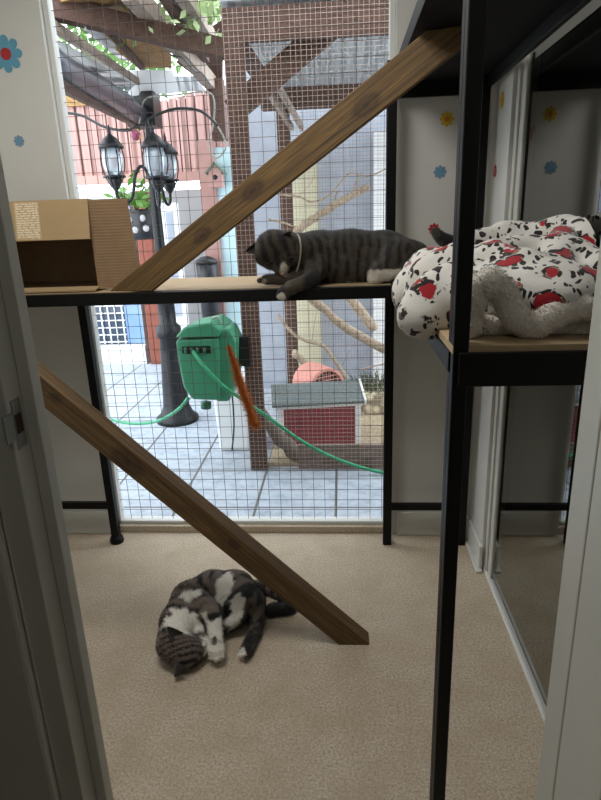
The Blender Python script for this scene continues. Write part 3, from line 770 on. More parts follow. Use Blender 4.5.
# ------------------------------------------------------------------ orange toy on the mesh
ft = thing('feather_toy', 'fluffy orange cat teaser hanging on the wire mesh', 'toy', at(240, 385, Y=2.41))
pts = smoothpts([at(x, y, Y=2.405-.01*i) for i, (x, y) in enumerate(((229, 347), (235, 365), (241, 385), (248, 405), (255, 424)))], 5)
b = MB(); b.tube(pts, [.005+.010*min(1, i/8) for i in range(len(pts))], 10)
rnd = random.Random(3)
for i in range(5200):
    k = rnd.randrange(len(pts)); p = pts[k]; r = .008+.013*min(1, k/8)
    d = V((rnd.gauss(0, 1), rnd.gauss(0, 1), rnd.gauss(0, 1)-.5)).normalized(); q = p+d*r*rnd.uniform(.9, 2.3); s = d.orthogonal().normalized()*.0009
    b.add([p+s, p-s, q], [(0, 1, 2)])
b.build('fluff', M['orange'], ft)
MB().tube([at(229, 347, Y=2.405), at(227, 338, Y=2.415), at(226, 330, Y=2.424)], .0015, 5).build('cord', M['slot'], ft)

# ------------------------------------------------------------------ patio
ZP = -.02
struct(MB().box((-7, YB+.1, -.15), (6, 12, ZP)).build('ground', M['paving']))
# house end wall opposite
YH = 5.9
hb = MB(); hb.box((-5, YH+.05, ZP), (-.72, YH+.25, 1.68)); 
struct(hb.build('wall_house', M['grey']))
def rect(px0, py0, px1, py1, Y):
    a, b_ = at(px0, py0, Y=Y), at(px1, py1, Y=Y); return a, b_
d = thing('patio_door', 'white framed glazed door with a modelled mesh reflection at the far side of the patio', 'door', (-2.3, YH, ZP))
xl, xr2 = -2.95, at(150, 362, Y=YH).x
zt, zb = 1.62, at(120, 343, Y=YH).z
b = MB(); b.box((xl, YH-.10, ZP), (xr2, YH+.04, zb-.01)); b.build('door_panel', M['white'], d, bevel=.006)
xp1 = at(145, 320, Y=YH).x; xp0 = -2.85; xm = at(126, 320, Y=YH).x
b = MB(); b.box((xl, YH-.08, zb), (xp0, YH+.04, zt)); b.box((xp1, YH-.08, zb-.01), (xr2, YH+.04, zt)); b.box((xl, YH-.08, zt), (xr2, YH+.04, zt+.09)); b.build('door_frame', M['white'], d, bevel=.006)
MB().box((xp0, YH-.02, zb), (xm, YH, zt)).build('mesh_reflection_pane', M['darkglass'], d)
MB().box((xm, YH-.02, zb), (xp1, YH, zt)).build('sky_reflection_pane', M['skyglass'], d)  # sky reflection painted as the pane's blue colour
b = MB()
for i in range(12): b.bar((xm-.02-i*.075, YH-.03, zb), (xm-.02-i*.075, YH-.03, zt), .014, .01, (0, 1, 0))
for i in range(16): b.bar((xp0, YH-.03, zb+.02+i*.075), (xm, YH-.03, zb+.02+i*.075), .012, .01)
b.build('mesh_reflection_bars', M['white'], d)  # white bars model the wire mesh reflected in the dark pane
p0, p1 = at(153, 362, Y=YH-.05).x, at(167, 362, Y=YH-.05).x
tag(MB().box((p0, YH-.12, ZP), (p1, YH+.04, 1.68)).build('brick_pier', M['brick'], None, (p0, YH, ZP), bevel=.01), 'narrow red brick pier right of the white patio door', 'pier')
for nm, lab, (px0, px1, ptop, Yp), mt in (('wall_pier', 'pink rendered pier right of the grey doors', (209, 224, 140, 5.3), 'pinkwall'), ('wall_panel', 'pale cyan wall panel next to the pink pier', (224, 246, 147, 5.35), 'cyan'), ('window_shutter', 'tall pale panel leaning in front of the grey wall', (168, 186, 203, 5.6), 'white')):
    a = at(px0, 300, Y=Yp); c = at(px1, 300, Y=Yp); z = at(px0, ptop, Y=Yp).z
    if nm == 'window_shutter':
        o = thing(nm, 'tall white framed panel with a pale blue pane against the grey wall', 'panel', (a.x, Yp, ZP))
        MB().box((a.x, Yp, ZP), (c.x, Yp+.05, z)).build('panel_frame', M['white'], o, bevel=.01)
        MB().box((a.x+.06, Yp-.005, .5), (c.x-.05, Yp+.0, z-.08)).build('pane', M['render'], o)
    else:
        tag(MB().box((a.x, Yp, ZP), (c.x, Yp+.12, z)).build(nm, M[mt], None, (a.x, Yp, ZP), bevel=.008), lab, 'wall')
# pink cladding above: two faces meeting at a corner
cl = thing('gable_cladding', 'pink ribbed cladding on the upper storey above the lamp', 'cladding', (-1.9, 6, 1.8))
def sheet(mb, x0, x1, y0, y1, zlo, zhi0, zhi1, n):
    for i in range(n):
        ta, tb = i/n, (i+.86)/n
        xa, xb = x0+(x1-x0)*ta, x0+(x1-x0)*tb; ya, yb_ = y0+(y1-y0)*ta, y0+(y1-y0)*tb
        za, zb_ = zhi0+(zhi1-zhi0)*ta, zhi0+(zhi1-zhi0)*tb
        dp = -.035
        mb.prism([(xa, ya, zlo), (xb, yb_, zlo), (xb, yb_, zb_), (xa, ya, za)], (0, dp, 0))
        
b = MB(); sheet(b, -3.1, -1.93, 6.0, 6.0, 1.82, 2.52, 2.45, 12); b.prism([(-3.1, 6.001, 1.82), (-1.93, 6.001, 1.82), (-1.93, 6.001, 2.44), (-3.1, 6.001, 2.5)], (0, .02, 0)); b.build('left_face', M['clad'], cl)
b = MB(); sheet(b, -1.93, -.95, 5.95, 5.7, 1.82, 2.42, 2.52, 11); b.prism([(-1.93, 5.952, 1.82), (-.95, 5.702, 1.82), (-.95, 5.702, 2.5), (-1.93, 5.952, 2.41)], (0, .02, 0)); b.build('right_face', M['clad'], cl)
b = MB(); b.box((-3.15, 5.9, 1.76), (-1.9, 5.98, 1.84)); b.box((-1.93, 5.62, 1.74), (-.95, 5.68, 1.82)); b.build('sill_board', M['pinkwall'], cl)
b = MB(); b.box((-3.1, 5.93, 2.46), (-2.1, 5.97, 2.56)); b.build('top_board', M['ply'], cl)

# pergola roof
pg = thing('pergola_roof', 'timber pergola roof with rafters, glazing and plywood lining over the patio', 'roof', (-1.7, 4.5, 0))
def beam(p, q, w, h, mat, nm='rafter', par=pg):
    return MB().bar(p, q, w, h).build(nm, M[mat], par, bevel=.004)
beam(at(46, 6, Y=3.3), at(226, 50, Y=3.9), .07, .105, 'oldwood', 'cross_beam')
g0, g1 = at(52, 62, Y=3.3), at(138, 113, Y=5.2)
gu = thing('roof_gutter', 'dark round gutter running along the pergola edge', 'gutter', g1)
MB().tube([g0+(g0-g1)*.3, g0, g1], .085, 16).build('gutter_pipe', M['gutter'], gu)
f0, f1 = at(58, 82, Y=3.3), at(134, 121, Y=5.2)
MB().bar(f0+(f0-f1)*.3, f1, .04, .08).build('fascia_board', M['oldwood'], gu)
MB().box(g1+V((-.1, .0, -.10)), g1+V((.14, .2, .16))).build('end_bracket', M['slot'], gu)
for a, c_ in (((58, 22, 3.2), (138, 84, 5.2)), ((52, 14, 3.2), (142, 72, 5.2))):
    pass
beam(at(20, 4, Y=2.9), at(138, 82, Y=5.2), .04, .05, 'rafter', 'glazing_bar')
beam(at(112, 30, Y=3.95), at(142, 66, Y=5.2), .05, .06, 'oldwood', 'glazing_bar')
# glazing strips
b = MB(); b.prism([at(48, 36, Y=3.2), at(52, 50, Y=3.2), at(128, 92, Y=5.1), at(136, 84, Y=5.1)], (0, 0, .01)); b.build('glazing', M['poly'], pg)
b = MB(); b.prism([at(84, 30, Y=3.4), at(120, 60, Y=4.8), at(136, 62, Y=5.2), at(88, 22, Y=3.4)], (0, 0, .01)); b.build('glazing', M['poly'], pg)
# plywood lining
b = MB(); b.prism([at(60, 2, Y=3.3), at(86, 26, Y=3.6), at(138, 68, Y=5.25), at(172, 68, Y=5.25), at(170, 40, Y=4.6), at(130, -14, Y=3.3)], (0, 0, .02)); b.build('plywood_lining', M['ply'], pg)
b = MB(); b.prism([at(130, 70, Y=5.1), at(128, 96, Y=5.15), at(180, 92, Y=5.4), at(172, 70, Y=5.3)], (0, .02, .0)); b.build('white_board', M['white'], pg)
for (a, c_, mt, w, h) in (((128, -12, 3.3), (212, 84, 5.4), 'rafter', .08, .11), ((160, -16, 3.3), (205, 56, 4.9), 'oldwood', .06, .09), ((180, -12, 3.3), (216, 46, 5.2), 'rafter', .07, .09)):
    beam(at(a[0], a[1], Y=a[2]), at(c_[0], c_[1], Y=c_[2]), w, h, mt)
b = MB(); b.prism([at(142, 76, Y=5.3), at(138, 94, Y=5.35), at(205, 90, Y=5.6), at(196, 76, Y=5.5)], (0, .03, 0)); b.build('roof_sheet', M['poly'], pg)
b = MB(); b.prism([at(176, 62, Y=5.3), at(210, 88, Y=5.5), at(222, 88, Y=5.5), at(222, 20, Y=5.0), at(205, 30, Y=5.0)], (0, .05, 0)); b.build('end_board', M['oldwood'], pg)
# pergola post
pp = at(214, 100, Y=5.2); tag(MB().box((pp.x-.06, 5.30, at(214, 140, Y=5.3).z), (pp.x+.06, 5.42, 2.5)).build('pergola_post', M['oldwood'], None, (pp.x, 5.36, 1.9), bevel=.004), 'short brown timber post standing on the pink pier under the pergola', 'post')

# foliage behind
def foliage(name, c, r, n, size, mat, label, seed, cat='bush'):
    rnd = random.Random(seed); b = MB(); c = V(c)
    for i in range(n):
        d = V((rnd.gauss(0, .5), rnd.gauss(0, .5), rnd.gauss(0, .5))); p = c+V((d.x*r[0], d.y*r[1], d.z*r[2]))
        u = V((rnd.gauss(0, 1), rnd.gauss(0, 1), rnd.gauss(0, 1))).normalized(); w = u.orthogonal().normalized(); s = size*rnd.uniform(.6, 1.3)
        b.add([p-u*s, p+w*s*.5, p+u*s, p-w*s*.5], [(0, 1, 2, 3)])
    o = b.build(name, mat, None, c); tag(o, label, cat); return o
foliage('climbing_shrub', at(85, 60, Y=7.5), (1.4, .8, .5), 900, .07, M['leaf'], 'bright green leaves showing through the gap under the pergola glazing', 2)
foliage('climbing_shrub', at(300, -6, Y=3.7), (1.1, .3, .14), 1100, .035, M['leaf_pale'], 'pale leafy climber along the top of the mesh pen', 3)
foliage('climbing_shrub', at(228, -6, Y=6.5), (.45, .4, .25), 500, .06, M['leaf_pale'], 'pale leaves seen beyond the pergola rafters', 5)

# ------------------------------------------------------------------ lamp post
YL = 4.03
lp = thing('lamp_post', 'black cast iron lamp post with three glass lanterns', 'lamp', at(184, 412, Z=ZP))
bx_, by_ = at(182, 415, Z=ZP).x, YL
b = MB(); b.lathe([(.155, 0), (.155, .03), (.12, .06), (.095, .12), (.085, .30), (.075, .5), (.07, .62), (.088, .64), (.088, .70), (.06, .73), (.058, .86), (.07, .88), (.07, .92), (.045, .95)], (bx_, by_, ZP), 20); b.build('base', M['metal_black'], lp)
b = MB(); b.lathe([(.045, 0), (.036, .3), (.030, .75), (.038, .77), (.026, .80), (.022, 1.0), (.014, 1.08), (.004, 1.12)], (bx_, by_, ZP+.93), 14); b.build('pole', M['metal_black'], lp)
def lantern(cx, cy, zb, h):
    s = h/.52
    body = MB().lathe([(.012*s, .13*s), (.05*s, .16*s), (.078*s, .24*s), (.080*s, .30*s), (.066*s, .365*s)], (cx, cy, zb), 12).build('lantern_glass', M['lampglass'], lp)
    cg = MB()
    for k in range(6):
        a = 2*PI*k/6+.3; cg.tube([(cx+r*s*math.cos(a), cy+r*s*math.sin(a), zb+z*s) for r, z in ((.03, .08), (.066, .15), (.088, .24), (.088, .30), (.074, .37))], .005*s, 5)
    cg.lathe([(.086*s, .150*s), (.088*s, .158*s), (.086*s, .166*s)], (cx, cy, zb), 12)
    cg.build('cage', M['metal_black'], body)
    MB().lathe([(.006*s, 0), (.012*s, .02*s), (.012*s, .05*s), (.032*s, .08*s), (.058*s, .135*s), (.05*s, .15*s)], (cx, cy, zb), 12).build('lantern_cup', M['metal_black'], body)
    MB().lathe([(.10*s, .36*s), (.10*s, .375*s), (.05*s, .435*s), (.022*s, .455*s), (.012*s, .47*s), (.014*s, .485*s), (.003*s, .53*s)], (cx, cy, zb), 8).build('lantern_roof', M['metal_black'], body)
L = []
for (bxp, byp, txp, typ, dy) in ((118, 198, 107.5, 126, -.05), (160, 200, 151, 124, -.22), (172, 200, 163, 134, .22)):
    y = YL+dy; a = at(bxp, byp, Y=y); t_ = at(txp, typ, Y=y); lantern((a.x+t_.x)/2, y, a.z, t_.z-a.z); L.append(V(((a.x+t_.x)/2, y, a.z)))
for i, q in enumerate(L):
    hub = V((bx_, by_, q.z+.10)); o = V((q.x-hub.x, q.y-hub.y, 0)); ln = o.length; o.normalize()
    pts = smoothpts([hub, hub+o*ln*.25+V((0, 0, .09)), hub+o*ln*.45+V((0, 0, .04)), hub+o*ln*.6-V((0, 0, .10)), hub+o*ln*.85-V((0, 0, .13)), q+V((0, 0, .01))], 4)
    MB().tube(pts, .011, 8).build('arm', M['metal_black'], lp)
# hanging ball, cables
o = thing('hanging_ball', 'small yellow and purple ball hanging in front of the lamp', 'ornament', at(136, 135, Y=3.6))
c_ = at(136, 135, Y=3.6)
t = NT('two_tone_ball'); t.set(Roughness=.4); t.color(t.ramp(t.noise(t.obj(), 14, 1), [(.42, 'c9a24e'), (.52, '7a2f4c')])); 
MB().ball(c_, .031, 16).build('ball', t.m, o)
MB().tube([c_+V((0, 0, .03)), c_+V((0, 0, .5))], .002, 5).build('string', M['slot'], o)
def cable(pts, r, mat, label, name='cable'):
    p = smoothpts([at(x, y, Y=Y) for x, y, Y in pts], 6)
    return tag(MB().tube(p, r, 6).build(name, mat, None, p[0]), label, 'cable')
cable([(52, 112, 4.6), (80, 115, 4.6), (105, 127, 4.6), (130, 130, 4.6), (150, 118, 4.6), (175, 109, 4.6), (200, 111, 4.6), (218, 126, 4.6)], .010, M['slot'], 'black cable drooping past the lantern tops')
cable([(139, 126, 5.0), (142, 105, 5.0), (150, 97, 5.0), (175, 95, 5.0), (205, 92, 5.0), (214, 100, 5.0), (213, 125, 5.0), (208, 145, 5.0), (216, 158, 5.0), (225, 150, 5.0), (224, 138, 5.0), (214, 120, 5.0)], .007, plain('pale_cable', '9a978e', .6), 'pale grey cable hanging in a loop on the pink cladding')
cl_ = [(137, 20), (183, 58), (202, 73), (211, 83)]
cable([(125, -2, 3.6), (137, 22, 3.7), (160, 42, 3.9), (171, 55, 4.2), (183, 58, 4.3), (195, 71, 4.6), (202, 73, 4.7), (211, 85, 5.0)], .006, M['slot'], 'thin black cable clipped along the pergola rafter')
# hanging bird house
bh = thing('bird_house', 'small pink wooden bird house with a green pitched roof on the far pier', 'bird house', at(215, 185, Y=5.2))
c_ = at(215, 176, Y=5.198)
b = MB(); b.prism([c_+V((-.055, 0, -.09)), c_+V((.055, 0, -.09)), c_+V((.055, 0, .04)), c_+V((0, 0, .09)), c_+V((-.055, 0, .04))], (0, .1, 0)); b.build('house_body', M['pinkwall'], bh)
b = MB(); b.bar(c_+V((-.08, .05, .02)), c_+V((.005, .05, .105)), .13, .014); b.bar(c_+V((.08, .05, .02)), c_+V((-.005, .05, .105)), .13, .014); b.build('roof', plain('moss_green_wood', '62705f', .8), bh)
MB().tube([c_+V((0, -.004, -.01)), c_+V((0, .01, -.01))], .02, 12).build('entrance_hole', M['slot'], bh)
# hanging plant in a black pot
hp = thing('hanging_plant', 'green leafy plant in a black patterned pot behind the cardboard box', 'plant', at(141, 240, Y=5.0))
c_ = at(142, 222, Y=5.0)
b = MB().lathe([(.10, -.14), (.13, -.08), (.135, .08), (.12, .10)], c_, 16); po = b.build('pot', M['blackpot'], hp)
for dx, dz in ((-.06, .02), (.05, .03), (-.02, -.06), (.07, -.05)):
    MB().ball(c_+V((dx, -.128, dz)), .028, 8, (1, .3, 1)).build('painted_dot', M['grey'], po)
rnd = random.Random(8); b = MB()
for i in range(110):
    d = V((rnd.gauss(0, .09), rnd.gauss(0, .08), abs(rnd.gauss(.05, .09)))); p = c_+V((.0, 0, .12))+d; u = V((rnd.gauss(0, 1), rnd.gauss(0, 1), rnd.gauss(0, .7))).normalized(); w = u.orthogonal().normalized(); s = .05
    b.add([p-u*s, p+w*s*.5, p+u*s, p-w*s*.5], [(0, 1, 2, 3)])
b.build('leaves', M['leaf'], hp)
MB().tube([c_+V((.02, .12, .1)), at(138, 118, Y=5.1)], .006, 6).build('hanging_rod', M['slot'], hp)
# black bin under the grey wall
bb = thing('coal_bucket', 'round black bucket by the grey wall, just above the shelf edge', 'bucket', at(206, 300, Y=5.2))
c_ = at(207, 270, Y=5.2); zb = c_.z
MB().lathe([(.07, ZP), (.085, zb-.1), (.095, zb+.06)], (c_.x, 5.2, 0), 16).build('bucket_body', M['blackpot'], bb)
MB().lathe([(.10, 0), (.095, .02), (.05, .05), (.02, .06)], (c_.x, 5.2, zb+.06), 16).build('lid', M['slot'], bb)

# ------------------------------------------------------------------ mesh pen (aviary)
YA = 3.13
av = thing('mesh_pen', 'tall brown timber pen covered in fine wire mesh behind the opening', 'pen', (.2, YA, ZP))
XA0, XA1, ZA = -.555, .95, 2.34
def pbox(a, b_, mat, nm, par=av, bevel=.004): return MB().box(a, b_).build(nm, M[mat], par, bevel=bevel)
pbox((XA0, YA, ZP), (XA0+.095, YA+.06, ZA), 'oldwood', 'post'); pbox((XA1-.095, YA, ZP), (XA1, YA+.06, ZA), 'oldwood', 'post')
pbox((XA0, YA-.001, ZA-.14), (XA1, YA+.059, ZA), 'oldwood', 'top_rail')
YA2 = 4.5
xb = at(295, 385, Z=ZP+.0); 
bp0 = at(288, 250, Y=YA2); pbox((bp0.x-.045, YA2, ZP), (bp0.x+.045, YA2+.06, 2.2), 'oldwood', 'post')
pbox((XA1-.095, YA2, ZP), (XA1, YA2+.06, 2.2), 'oldwood', 'post')
zr = at(340, 97, Y=YA2).z; pbox((XA0, YA2, zr-.06), (XA1, YA2+.06, zr+.08), 'oldwood', 'rear_rail')
b = MB(); b.bar(at(338, 20, Y=YA+.12), at(232, 112, Y=YA+.12), .045, .115); b.build('brace', M['oldwood'], av)
for x_, x2_ in ((XA0+.04, bp0.x), (XA1-.05, XA1-.05)): MB().bar((x_, YA+.06, ZA-.10), (x2_, YA2, 2.12), .05, .09).build('side_rail', M['oldwood'], av)
for i in range(2): MB().bar(at(262+i*14, 82, Y=YA+.25), at(292+i*10, 128, Y=YA+1.2), .025, .035).build('roof_batten', M['rafter'], av)
b = MB(); b.prism([(XA0, YA-.02, ZA+.02), (XA1, YA-.02, ZA+.02), (XA1, YA2+.1, zr+.09), (XA0, YA2+.1, zr+.09)], (0, 0, .012)); b.build('roof_sheet', M['poly'], av)
pbox((at(298, 455, Y=YA).x, YA+.01, ZP), (XA1-.095, YA+.04, ZP+.15), 'baseb', 'kick_board')
b = MB(); mesh_panel(b, XA0+.005, XA1, ZP+.01, ZA, YA-.004, .0245, .0245, .0014, .0016); b.build('fine_mesh', M['wire_fine'], av)
b = MB(); mesh_panel(b, bp0.x, XA1, .3, zr, YA2-.004, .0245, .0245, .0010, .0016); b.build('rear_mesh', M['wire'], av)
struct(MB().box((-.86, YA2+.35, ZP), (3.0, YA2+.5, 2.45)).build('wall_garden', M['render']))
tag(MB().box((at(291, 200, Y=YA2+.3).x, YA2+.27, ZP), (at(318, 200, Y=YA2+.3).x, YA2+.349, at(300, 150, Y=YA2+.3).z)).build('wall_panel', M['cream'], None, (-.2, YA2+.3, ZP)), 'cream panel on the pale blue wall at the back of the mesh pen', 'panel')
o = MB().box((XA0+.1, YA+.05, ZP), (XA1-.1, YA2, ZP+.02)).build('wood_shavings', M['shavings'], None, (0, 3.8, ZP)); tag(o, 'bed of pale wood shavings on the floor of the mesh pen', 'shavings', kind='stuff')
a_, b_ = at(374, 200, Y=YA2+.2).x, at(400, 200, Y=YA2+.2).x
tag(MB().box((a_, YA2+.2, ZP), (b_, YA2+.33, at(380, 132, Y=YA2+.2).z)).build('wall_panel', M['white'], None, (a_, YA2+.2, ZP), bevel=.004), 'tall white panel at the right end of the mesh pen behind the branches', 'panel')
# little stone wall and shrub in the pen
tag(MB().box((.14, 4.05, ZP+.02), (.60, 4.35, at(372, 395, Y=4.05).z)).build('stone_wall', M['stone'], None, (.3, 4.2, ZP), bevel=.02), 'low cream stone wall at the right of the mesh pen', 'wall')
rnd = random.Random(12); b = MB(); c_ = at(372, 386, Y=4.2)
for i in range(170):
    p = c_+V((rnd.uniform(-.14, .2), rnd.uniform(-.1, .1), -.06)); q = p+V((rnd.gauss(0, .07), rnd.gauss(0, .05), rnd.uniform(.08, .2))); s = V((.004, 0, 0)); m_ = (p+q)/2+V((0, 0, .02))
    b.add([p-s, p+s, m_+s, q, m_-s], [(0, 1, 2, 3, 4)])
tag(b.build('grass_clump', M['leaf_dark'], None, c_), 'dark spiky plant growing behind the stone wall in the mesh pen', 'plant')

# red hutch
YR = 3.43
h = thing('pet_house', 'small dark red wooden pet house with grey felt roof and white trim', 'pet house', (-.17, YR+.15, ZP))
hx0, hx1 = at(278, 420, Y=YR).x, at(355, 420, Y=YR).x
zf = at(318, 404, Y=YR).z; zrdg = zf+.035; YRb = YR+.20
pbox((hx0, YR, ZP+.02), (hx1, YR+.40, zf), 'redpaint', 'house_walls', h)
for x in (hx0, hx1): pbox((x-.018, YR-.012, ZP+.02), (x+.018, YR+.01, zf-.02), 'white', 'corner_trim', h)
pbox((hx0-.03, YR-.014, zf-.022), (hx1+.03, YR+.0, zf+.012), 'white', 'eave_trim', h)
b = MB(); b.prism([(hx0-.05, YR-.03, zf), (hx1+.04, YR-.03, zf), (hx1+.04, YRb, zrdg+.03), (hx0-.05, YRb, zrdg+.03)], (0, 0, .014)); b.prism([(hx0-.05, YR+.45, zf), (hx1+.04, YR+.45, zf), (hx1+.04, YRb, zrdg+.03), (hx0-.05, YRb, zrdg+.03)], (0, 0, .014)); b.build('felt_roof', M['felt'], h)
b = MB(); b.prism([(hx1+.005, YR, zf-.01), (hx1+.005, YR+.42, zf-.01), (hx1+.005, YRb, zrdg+.03)], (.014, 0, 0)); b.bar((hx1+.045, YR-.03, zf+.005), (hx1+.045, YRb, zrdg+.04), .012, .035); b.build('gable_trim', M['white'], h)
h.rotation_euler = (0, 0, .13)
# pink clay shelter
c_ = at(322, 384, Y=4.22); r = .155
h2 = thing('clay_shelter', 'pink barrel shaped shelter with a barred opening behind the red pet house', 'shelter', (c_.x, 4.26, ZP))
b = MB(); n = 16
arc = [(math.cos(PI*k/n), math.sin(PI*k/n)) for k in range(n+1)]
ax = V((.55, -.83, 0)).normalized(); sd = V((ax.y, -ax.x, 0)); base = V((c_.x-.03, 4.27, c_.z-.02))
ro = [base+sd*r*a+V((0, 0, r*s)) for a, s in arc]+[base+sd*r*.86*a+V((0, 0, r*.86*s)) for a, s in arc[::-1]]
b.prism([p-ax*.13 for p in ro], ax*.26); b.build('shell', M['terracotta'], h2)
b = MB(); b.prism([base+ax*.06+sd*r*.87*a+V((0, 0, r*.87*s)) for a, s in arc], ax*.01); b.build('dark_opening', M['slot'], h2)
b = MB()
for k in range(-3, 4): b.bar(base+ax*.12+sd*k*.032, base+ax*.12+sd*k*.032+V((0, 0, math.sqrt(max(.001, (r*.87)**2-(k*.032)**2)))), .005, .005)
for k in range(1, 4): b.bar(base+ax*.12-sd*(math.sqrt((r*.87)**2-(k*.03)**2))+V((0, 0, k*.03)), base+ax*.12+sd*(math.sqrt((r*.87)**2-(k*.03)**2))+V((0, 0, k*.03)), .005, .005)
b.build('bars', M['terracotta'], h2)
pbox((base.x-.18, 4.13, ZP+.02), (base.x+.14, 4.40, base.z), 'baseb', 'plinth', h2)
# branches
def branch(pts, r0, r1, label, mat='branch', twigs=()):
    p = smoothpts([at(x, y, Y=Y) for x, y, Y in pts], 5); n = len(p); rr = random.Random(len(label))
    p = [q+V((rr.gauss(0, r0*.12), rr.gauss(0, r0*.12), rr.gauss(0, r0*.12))) for q in p]
    o = MB().tube(p, [(r0+(r1-r0)*i/(n-1))*(1+rr.uniform(-.08, .08)) for i in range(n)], 9).build('branch', M[mat], None, p[0]); W[o.name] = p[0]
    tag(o, label, 'branch', 'branches in the mesh pen')
    for tp in twigs:
        q = smoothpts([at(x, y, Y=Y) for x, y, Y in tp], 4); m = len(q)
        MB().tube(q, [r0*.28*(1-.6*i/m) for i in range(m)], 6).build('twig', M[mat], o)
branch([(296, 283, 3.5), (325, 310, 3.5), (352, 332, 3.5), (400, 356, 3.45)], .026, .028, 'thick bare perch branch slanting down under the striped cat')
branch([(345, 292, 4.0), (358, 308, 4.0), (374, 328, 4.0)], .036, .034, 'short thick log end above the slanting perch')
branch([(278, 315, 3.9), (290, 331, 3.9), (304, 340, 3.9), (322, 345, 3.9), (333, 358, 3.9), (346, 378, 3.9)], .010, .016, 'twisted grey branch arching over the red pet house', twigs=([(312, 341, 3.9), (314, 325, 3.9), (318, 306, 3.9)], [(342, 366, 3.9), (350, 350, 3.9), (359, 338, 3.9)]))
branch([(296, 232, 3.7), (312, 220, 3.7), (332, 207, 3.7), (352, 196, 3.7), (369, 186, 3.7)], .026, .020, 'pale peeling branch above the back of the striped cat', twigs=([(335, 206, 3.7), (336, 195, 3.7), (340, 190, 3.7)], [(352, 196, 3.7), (356, 183, 3.7), (362, 172, 3.7)]))
branch([(266, 192, 3.6), (285, 195, 3.6), (300, 197, 3.6), (312, 202, 3.6), (328, 196, 3.6), (340, 183, 3.6), (350, 173, 3.6), (368, 176, 3.6), (392, 166, 3.6)], .007, .004, 'thin wavy twig crossing the pen below the upper plank', twigs=([(313, 160, 3.6), (314, 176, 3.6), (307, 188, 3.6), (298, 196, 3.6)], [(350, 173, 3.6), (352, 160, 3.6), (349, 152, 3.6)]))
branch([(268, 219, 3.5), (280, 222, 3.5), (296, 227, 3.5)], .007, .005, 'short dark twig just above the head of the striped cat')
branch([(294, 352, 4.43), (303, 362, 4.43), (312, 370, 4.43)], .030, .026, 'broken stub of branch left of the pink shelter')
branch([(360, 370, 3.8), (375, 366, 3.8), (392, 362, 3.8)], .006, .004, 'thin twig at the right above the spiky plant')
branch([(254, 405, 3.27), (268, 424, 3.25), (284, 442, 3.24), (302, 462, 3.24)], .036, .05, 'rough bark log lying at the foot of the mesh pen', 'bark')

# ------------------------------------------------------------------ hose reel, bin, hose
YRl = 2.97
hr = thing('hose_reel', 'green plastic wall mounted hose reel beside the mesh pen', 'hose reel', at(205, 400, Y=YRl))
def pt(x, y, Y=YRl): return at(x, y, Y=Y)
dep = .26
prof = [pt(176, 338), pt(188, 325), pt(212, 322), pt(228, 328), pt(233, 338), pt(233, 380), pt(231, 398), pt(190, 400), pt(182, 385), pt(177, 362)]
prof2 = prof
P0 = [pt(175, 340), pt(218, 338), pt(219, 362), pt(219, 401), pt(192, 400), pt(183, 388), pt(178, 365)]
case = MB().prism(P0[::-1], (.02, dep, .0)).build('case', M['green'], hr, bevel=.014)
lid = [pt(175, 338), pt(184, 327), pt(210, 322), pt(221, 330), pt(219, 337)]
MB().prism([p+V((0, -.008, 0)) for p in lid][::-1], (.02, dep+.012, 0)).build('lid', M['green'], hr, bevel=.01)
sidep = [pt(217, 331, YRl+.02), pt(229, 328, YRl+.02), pt(236, 342, YRl+.02), pt(235, 385, YRl+.02), pt(229, 402, YRl+.02), pt(216, 402, YRl+.02)]
MB().prism(sidep[::-1], (.0, dep-.05, 0)).build('reel_side', M['green'], hr, bevel=.014)
a, c_ = pt(182, 346.5), pt(211, 353)
MB().box((a.x, YRl-.004, c_.z), (c_.x, YRl+.03, a.z)).build('slot', M['slot'], hr)
for x in (186, 192, 198, 205):
    q = pt(x, 350); MB().tube([q+V((0, -.008, -.014)), q+V((0, -.008, .014))], .007, 10).build('slot_roller', M['greendark'], hr)
b = MB(); b.tube([pt(206, 402, YRl+.1), pt(206, 408, YRl+.1)], .03, 14); b.build('drain_cap', M['greendark'], hr)
b = MB(); b.box((pt(232, 350).x, YRl+.12, pt(232, 372).z), (XA0+.04, YRl+.158, pt(232, 342).z)); b.prism([pt(232, 350, YRl+.1), pt(243, 337, YRl+.15), pt(243, 352, YRl+.15), pt(234, 362, YRl+.1)], (0, .012, 0)); b.build('wall_bracket', M['slot'], hr)
b = MB(); hd_ = smoothpts([pt(212, 324, 3.05), pt(213, 318, 3.05), pt(219, 318, 3.05), pt(221, 326, 3.05)], 3); b.tube(hd_, .006, 6); b.build('handle', M['steel'], hr)
MB().tube(smoothpts([pt(231, 372, 3.1), pt(232, 390, 3.1), pt(234, 425, 3.1), pt(232, 450, 3.1)], 4), .005, 6).build('feed_pipe', M['slot'], hr)
hs = smoothpts([pt(193, 351, 2.965), pt(203, 365, 2.93), pt(222, 385, 2.92), pt(243, 400, 2.93), pt(268, 417, 2.95), pt(300, 440, 2.98), pt(330, 456, 3.0), pt(360, 467, 3.04), pt(392, 474.5, 3.05), pt(430, 480, 3.06)], 6)
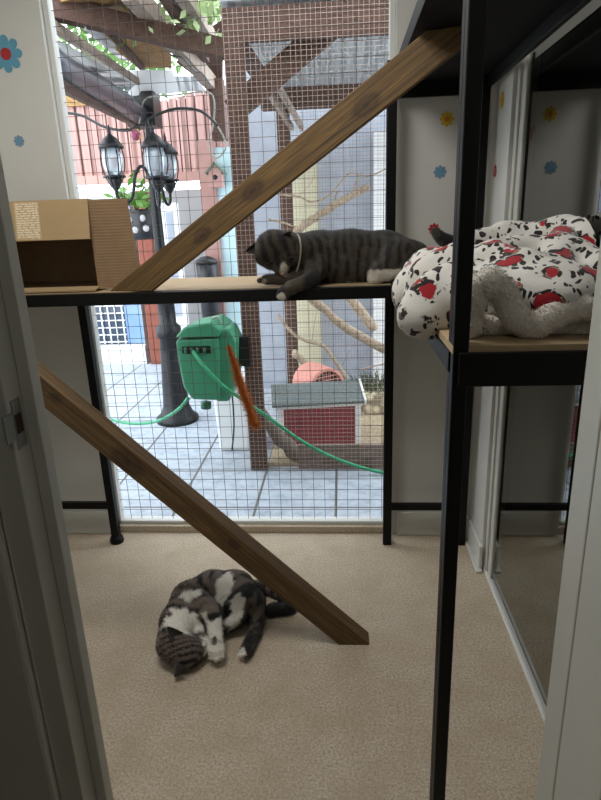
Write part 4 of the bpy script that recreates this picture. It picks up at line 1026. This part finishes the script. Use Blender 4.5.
tag(MB().tube(hs, .0095, 10).build('garden_hose', M['hose'], None, hs[0]), 'green garden hose pulled out of the reel towards the right', 'hose')
b2 = smoothpts([at(188, 398, Y=3.1), at(180, 408, Y=3.15), at(165, 418, Y=3.3), at(148, 423, Y=3.6), at(126, 423, Y=3.75), at(100, 416, Y=4.0), at(70, 405, Y=4.2)], 6)
tag(MB().tube(b2, .010, 10).build('garden_hose', M['hose'], None, b2[0]), 'green garden hose curving away from under the reel to the left', 'hose')
wb_ = thing('storage_bin', 'white plastic bin standing behind the green hose reel', 'bin', at(238, 443, Z=ZP))
a = at(221, 443, Z=ZP); xw0, xw1 = a.x, a.x+.24
b = MB(); y0 = 3.42
b.prism([(xw0+.02, y0, ZP), (xw1-.02, y0, ZP), (xw1, y0, .42), (xw0, y0, .42)], (0, .28, 0)); b.build('bin_body', M['white'], wb_, bevel=.02)
b = MB().box((xw0-.01, y0-.01, .42), (xw1+.01, y0+.29, .45)); b.build('bin_rim', M['white'], wb_, bevel=.006)

# ------------------------------------------------------------------ light
w = bpy.data.worlds.new('daylight'); sc.world = w; w.use_nodes = True
bg = w.node_tree.nodes['Background']; bg.inputs[0].default_value = (.86, .93, 1.0, 1); bg.inputs[1].default_value = 3.4
def area(name, loc, rot, sx, sy, power, col=(1, 1, 1)):
    l = bpy.data.lights.new(name, 'AREA'); l.shape = 'RECTANGLE'; l.size = sx; l.size_y = sy; l.energy = power; l.color = col
    o = bpy.data.objects.new(name, l); COL.objects.link(o); o.location = loc; o.rotation_euler = rot; return o
area('added_room_fill', (-.55, 1.25, 2.43), (0, 0, 0), 0.6, .6, 12, (1, .985, .96))  # added fill light that lifts the room, no known fixture
area('added_hall_fill', (-.1, -.4, 2.43), (0, 0, 0), .5, .5, 1.8, (1, .97, .92))  # added weak fill behind the camera, no known hall fixture
sc.view_settings.view_transform = 'Standard'; sc.view_settings.look = 'None'; sc.view_settings.gamma = 1; sc.view_settings.use_curve_mapping = False
sc.view_settings.exposure = .52
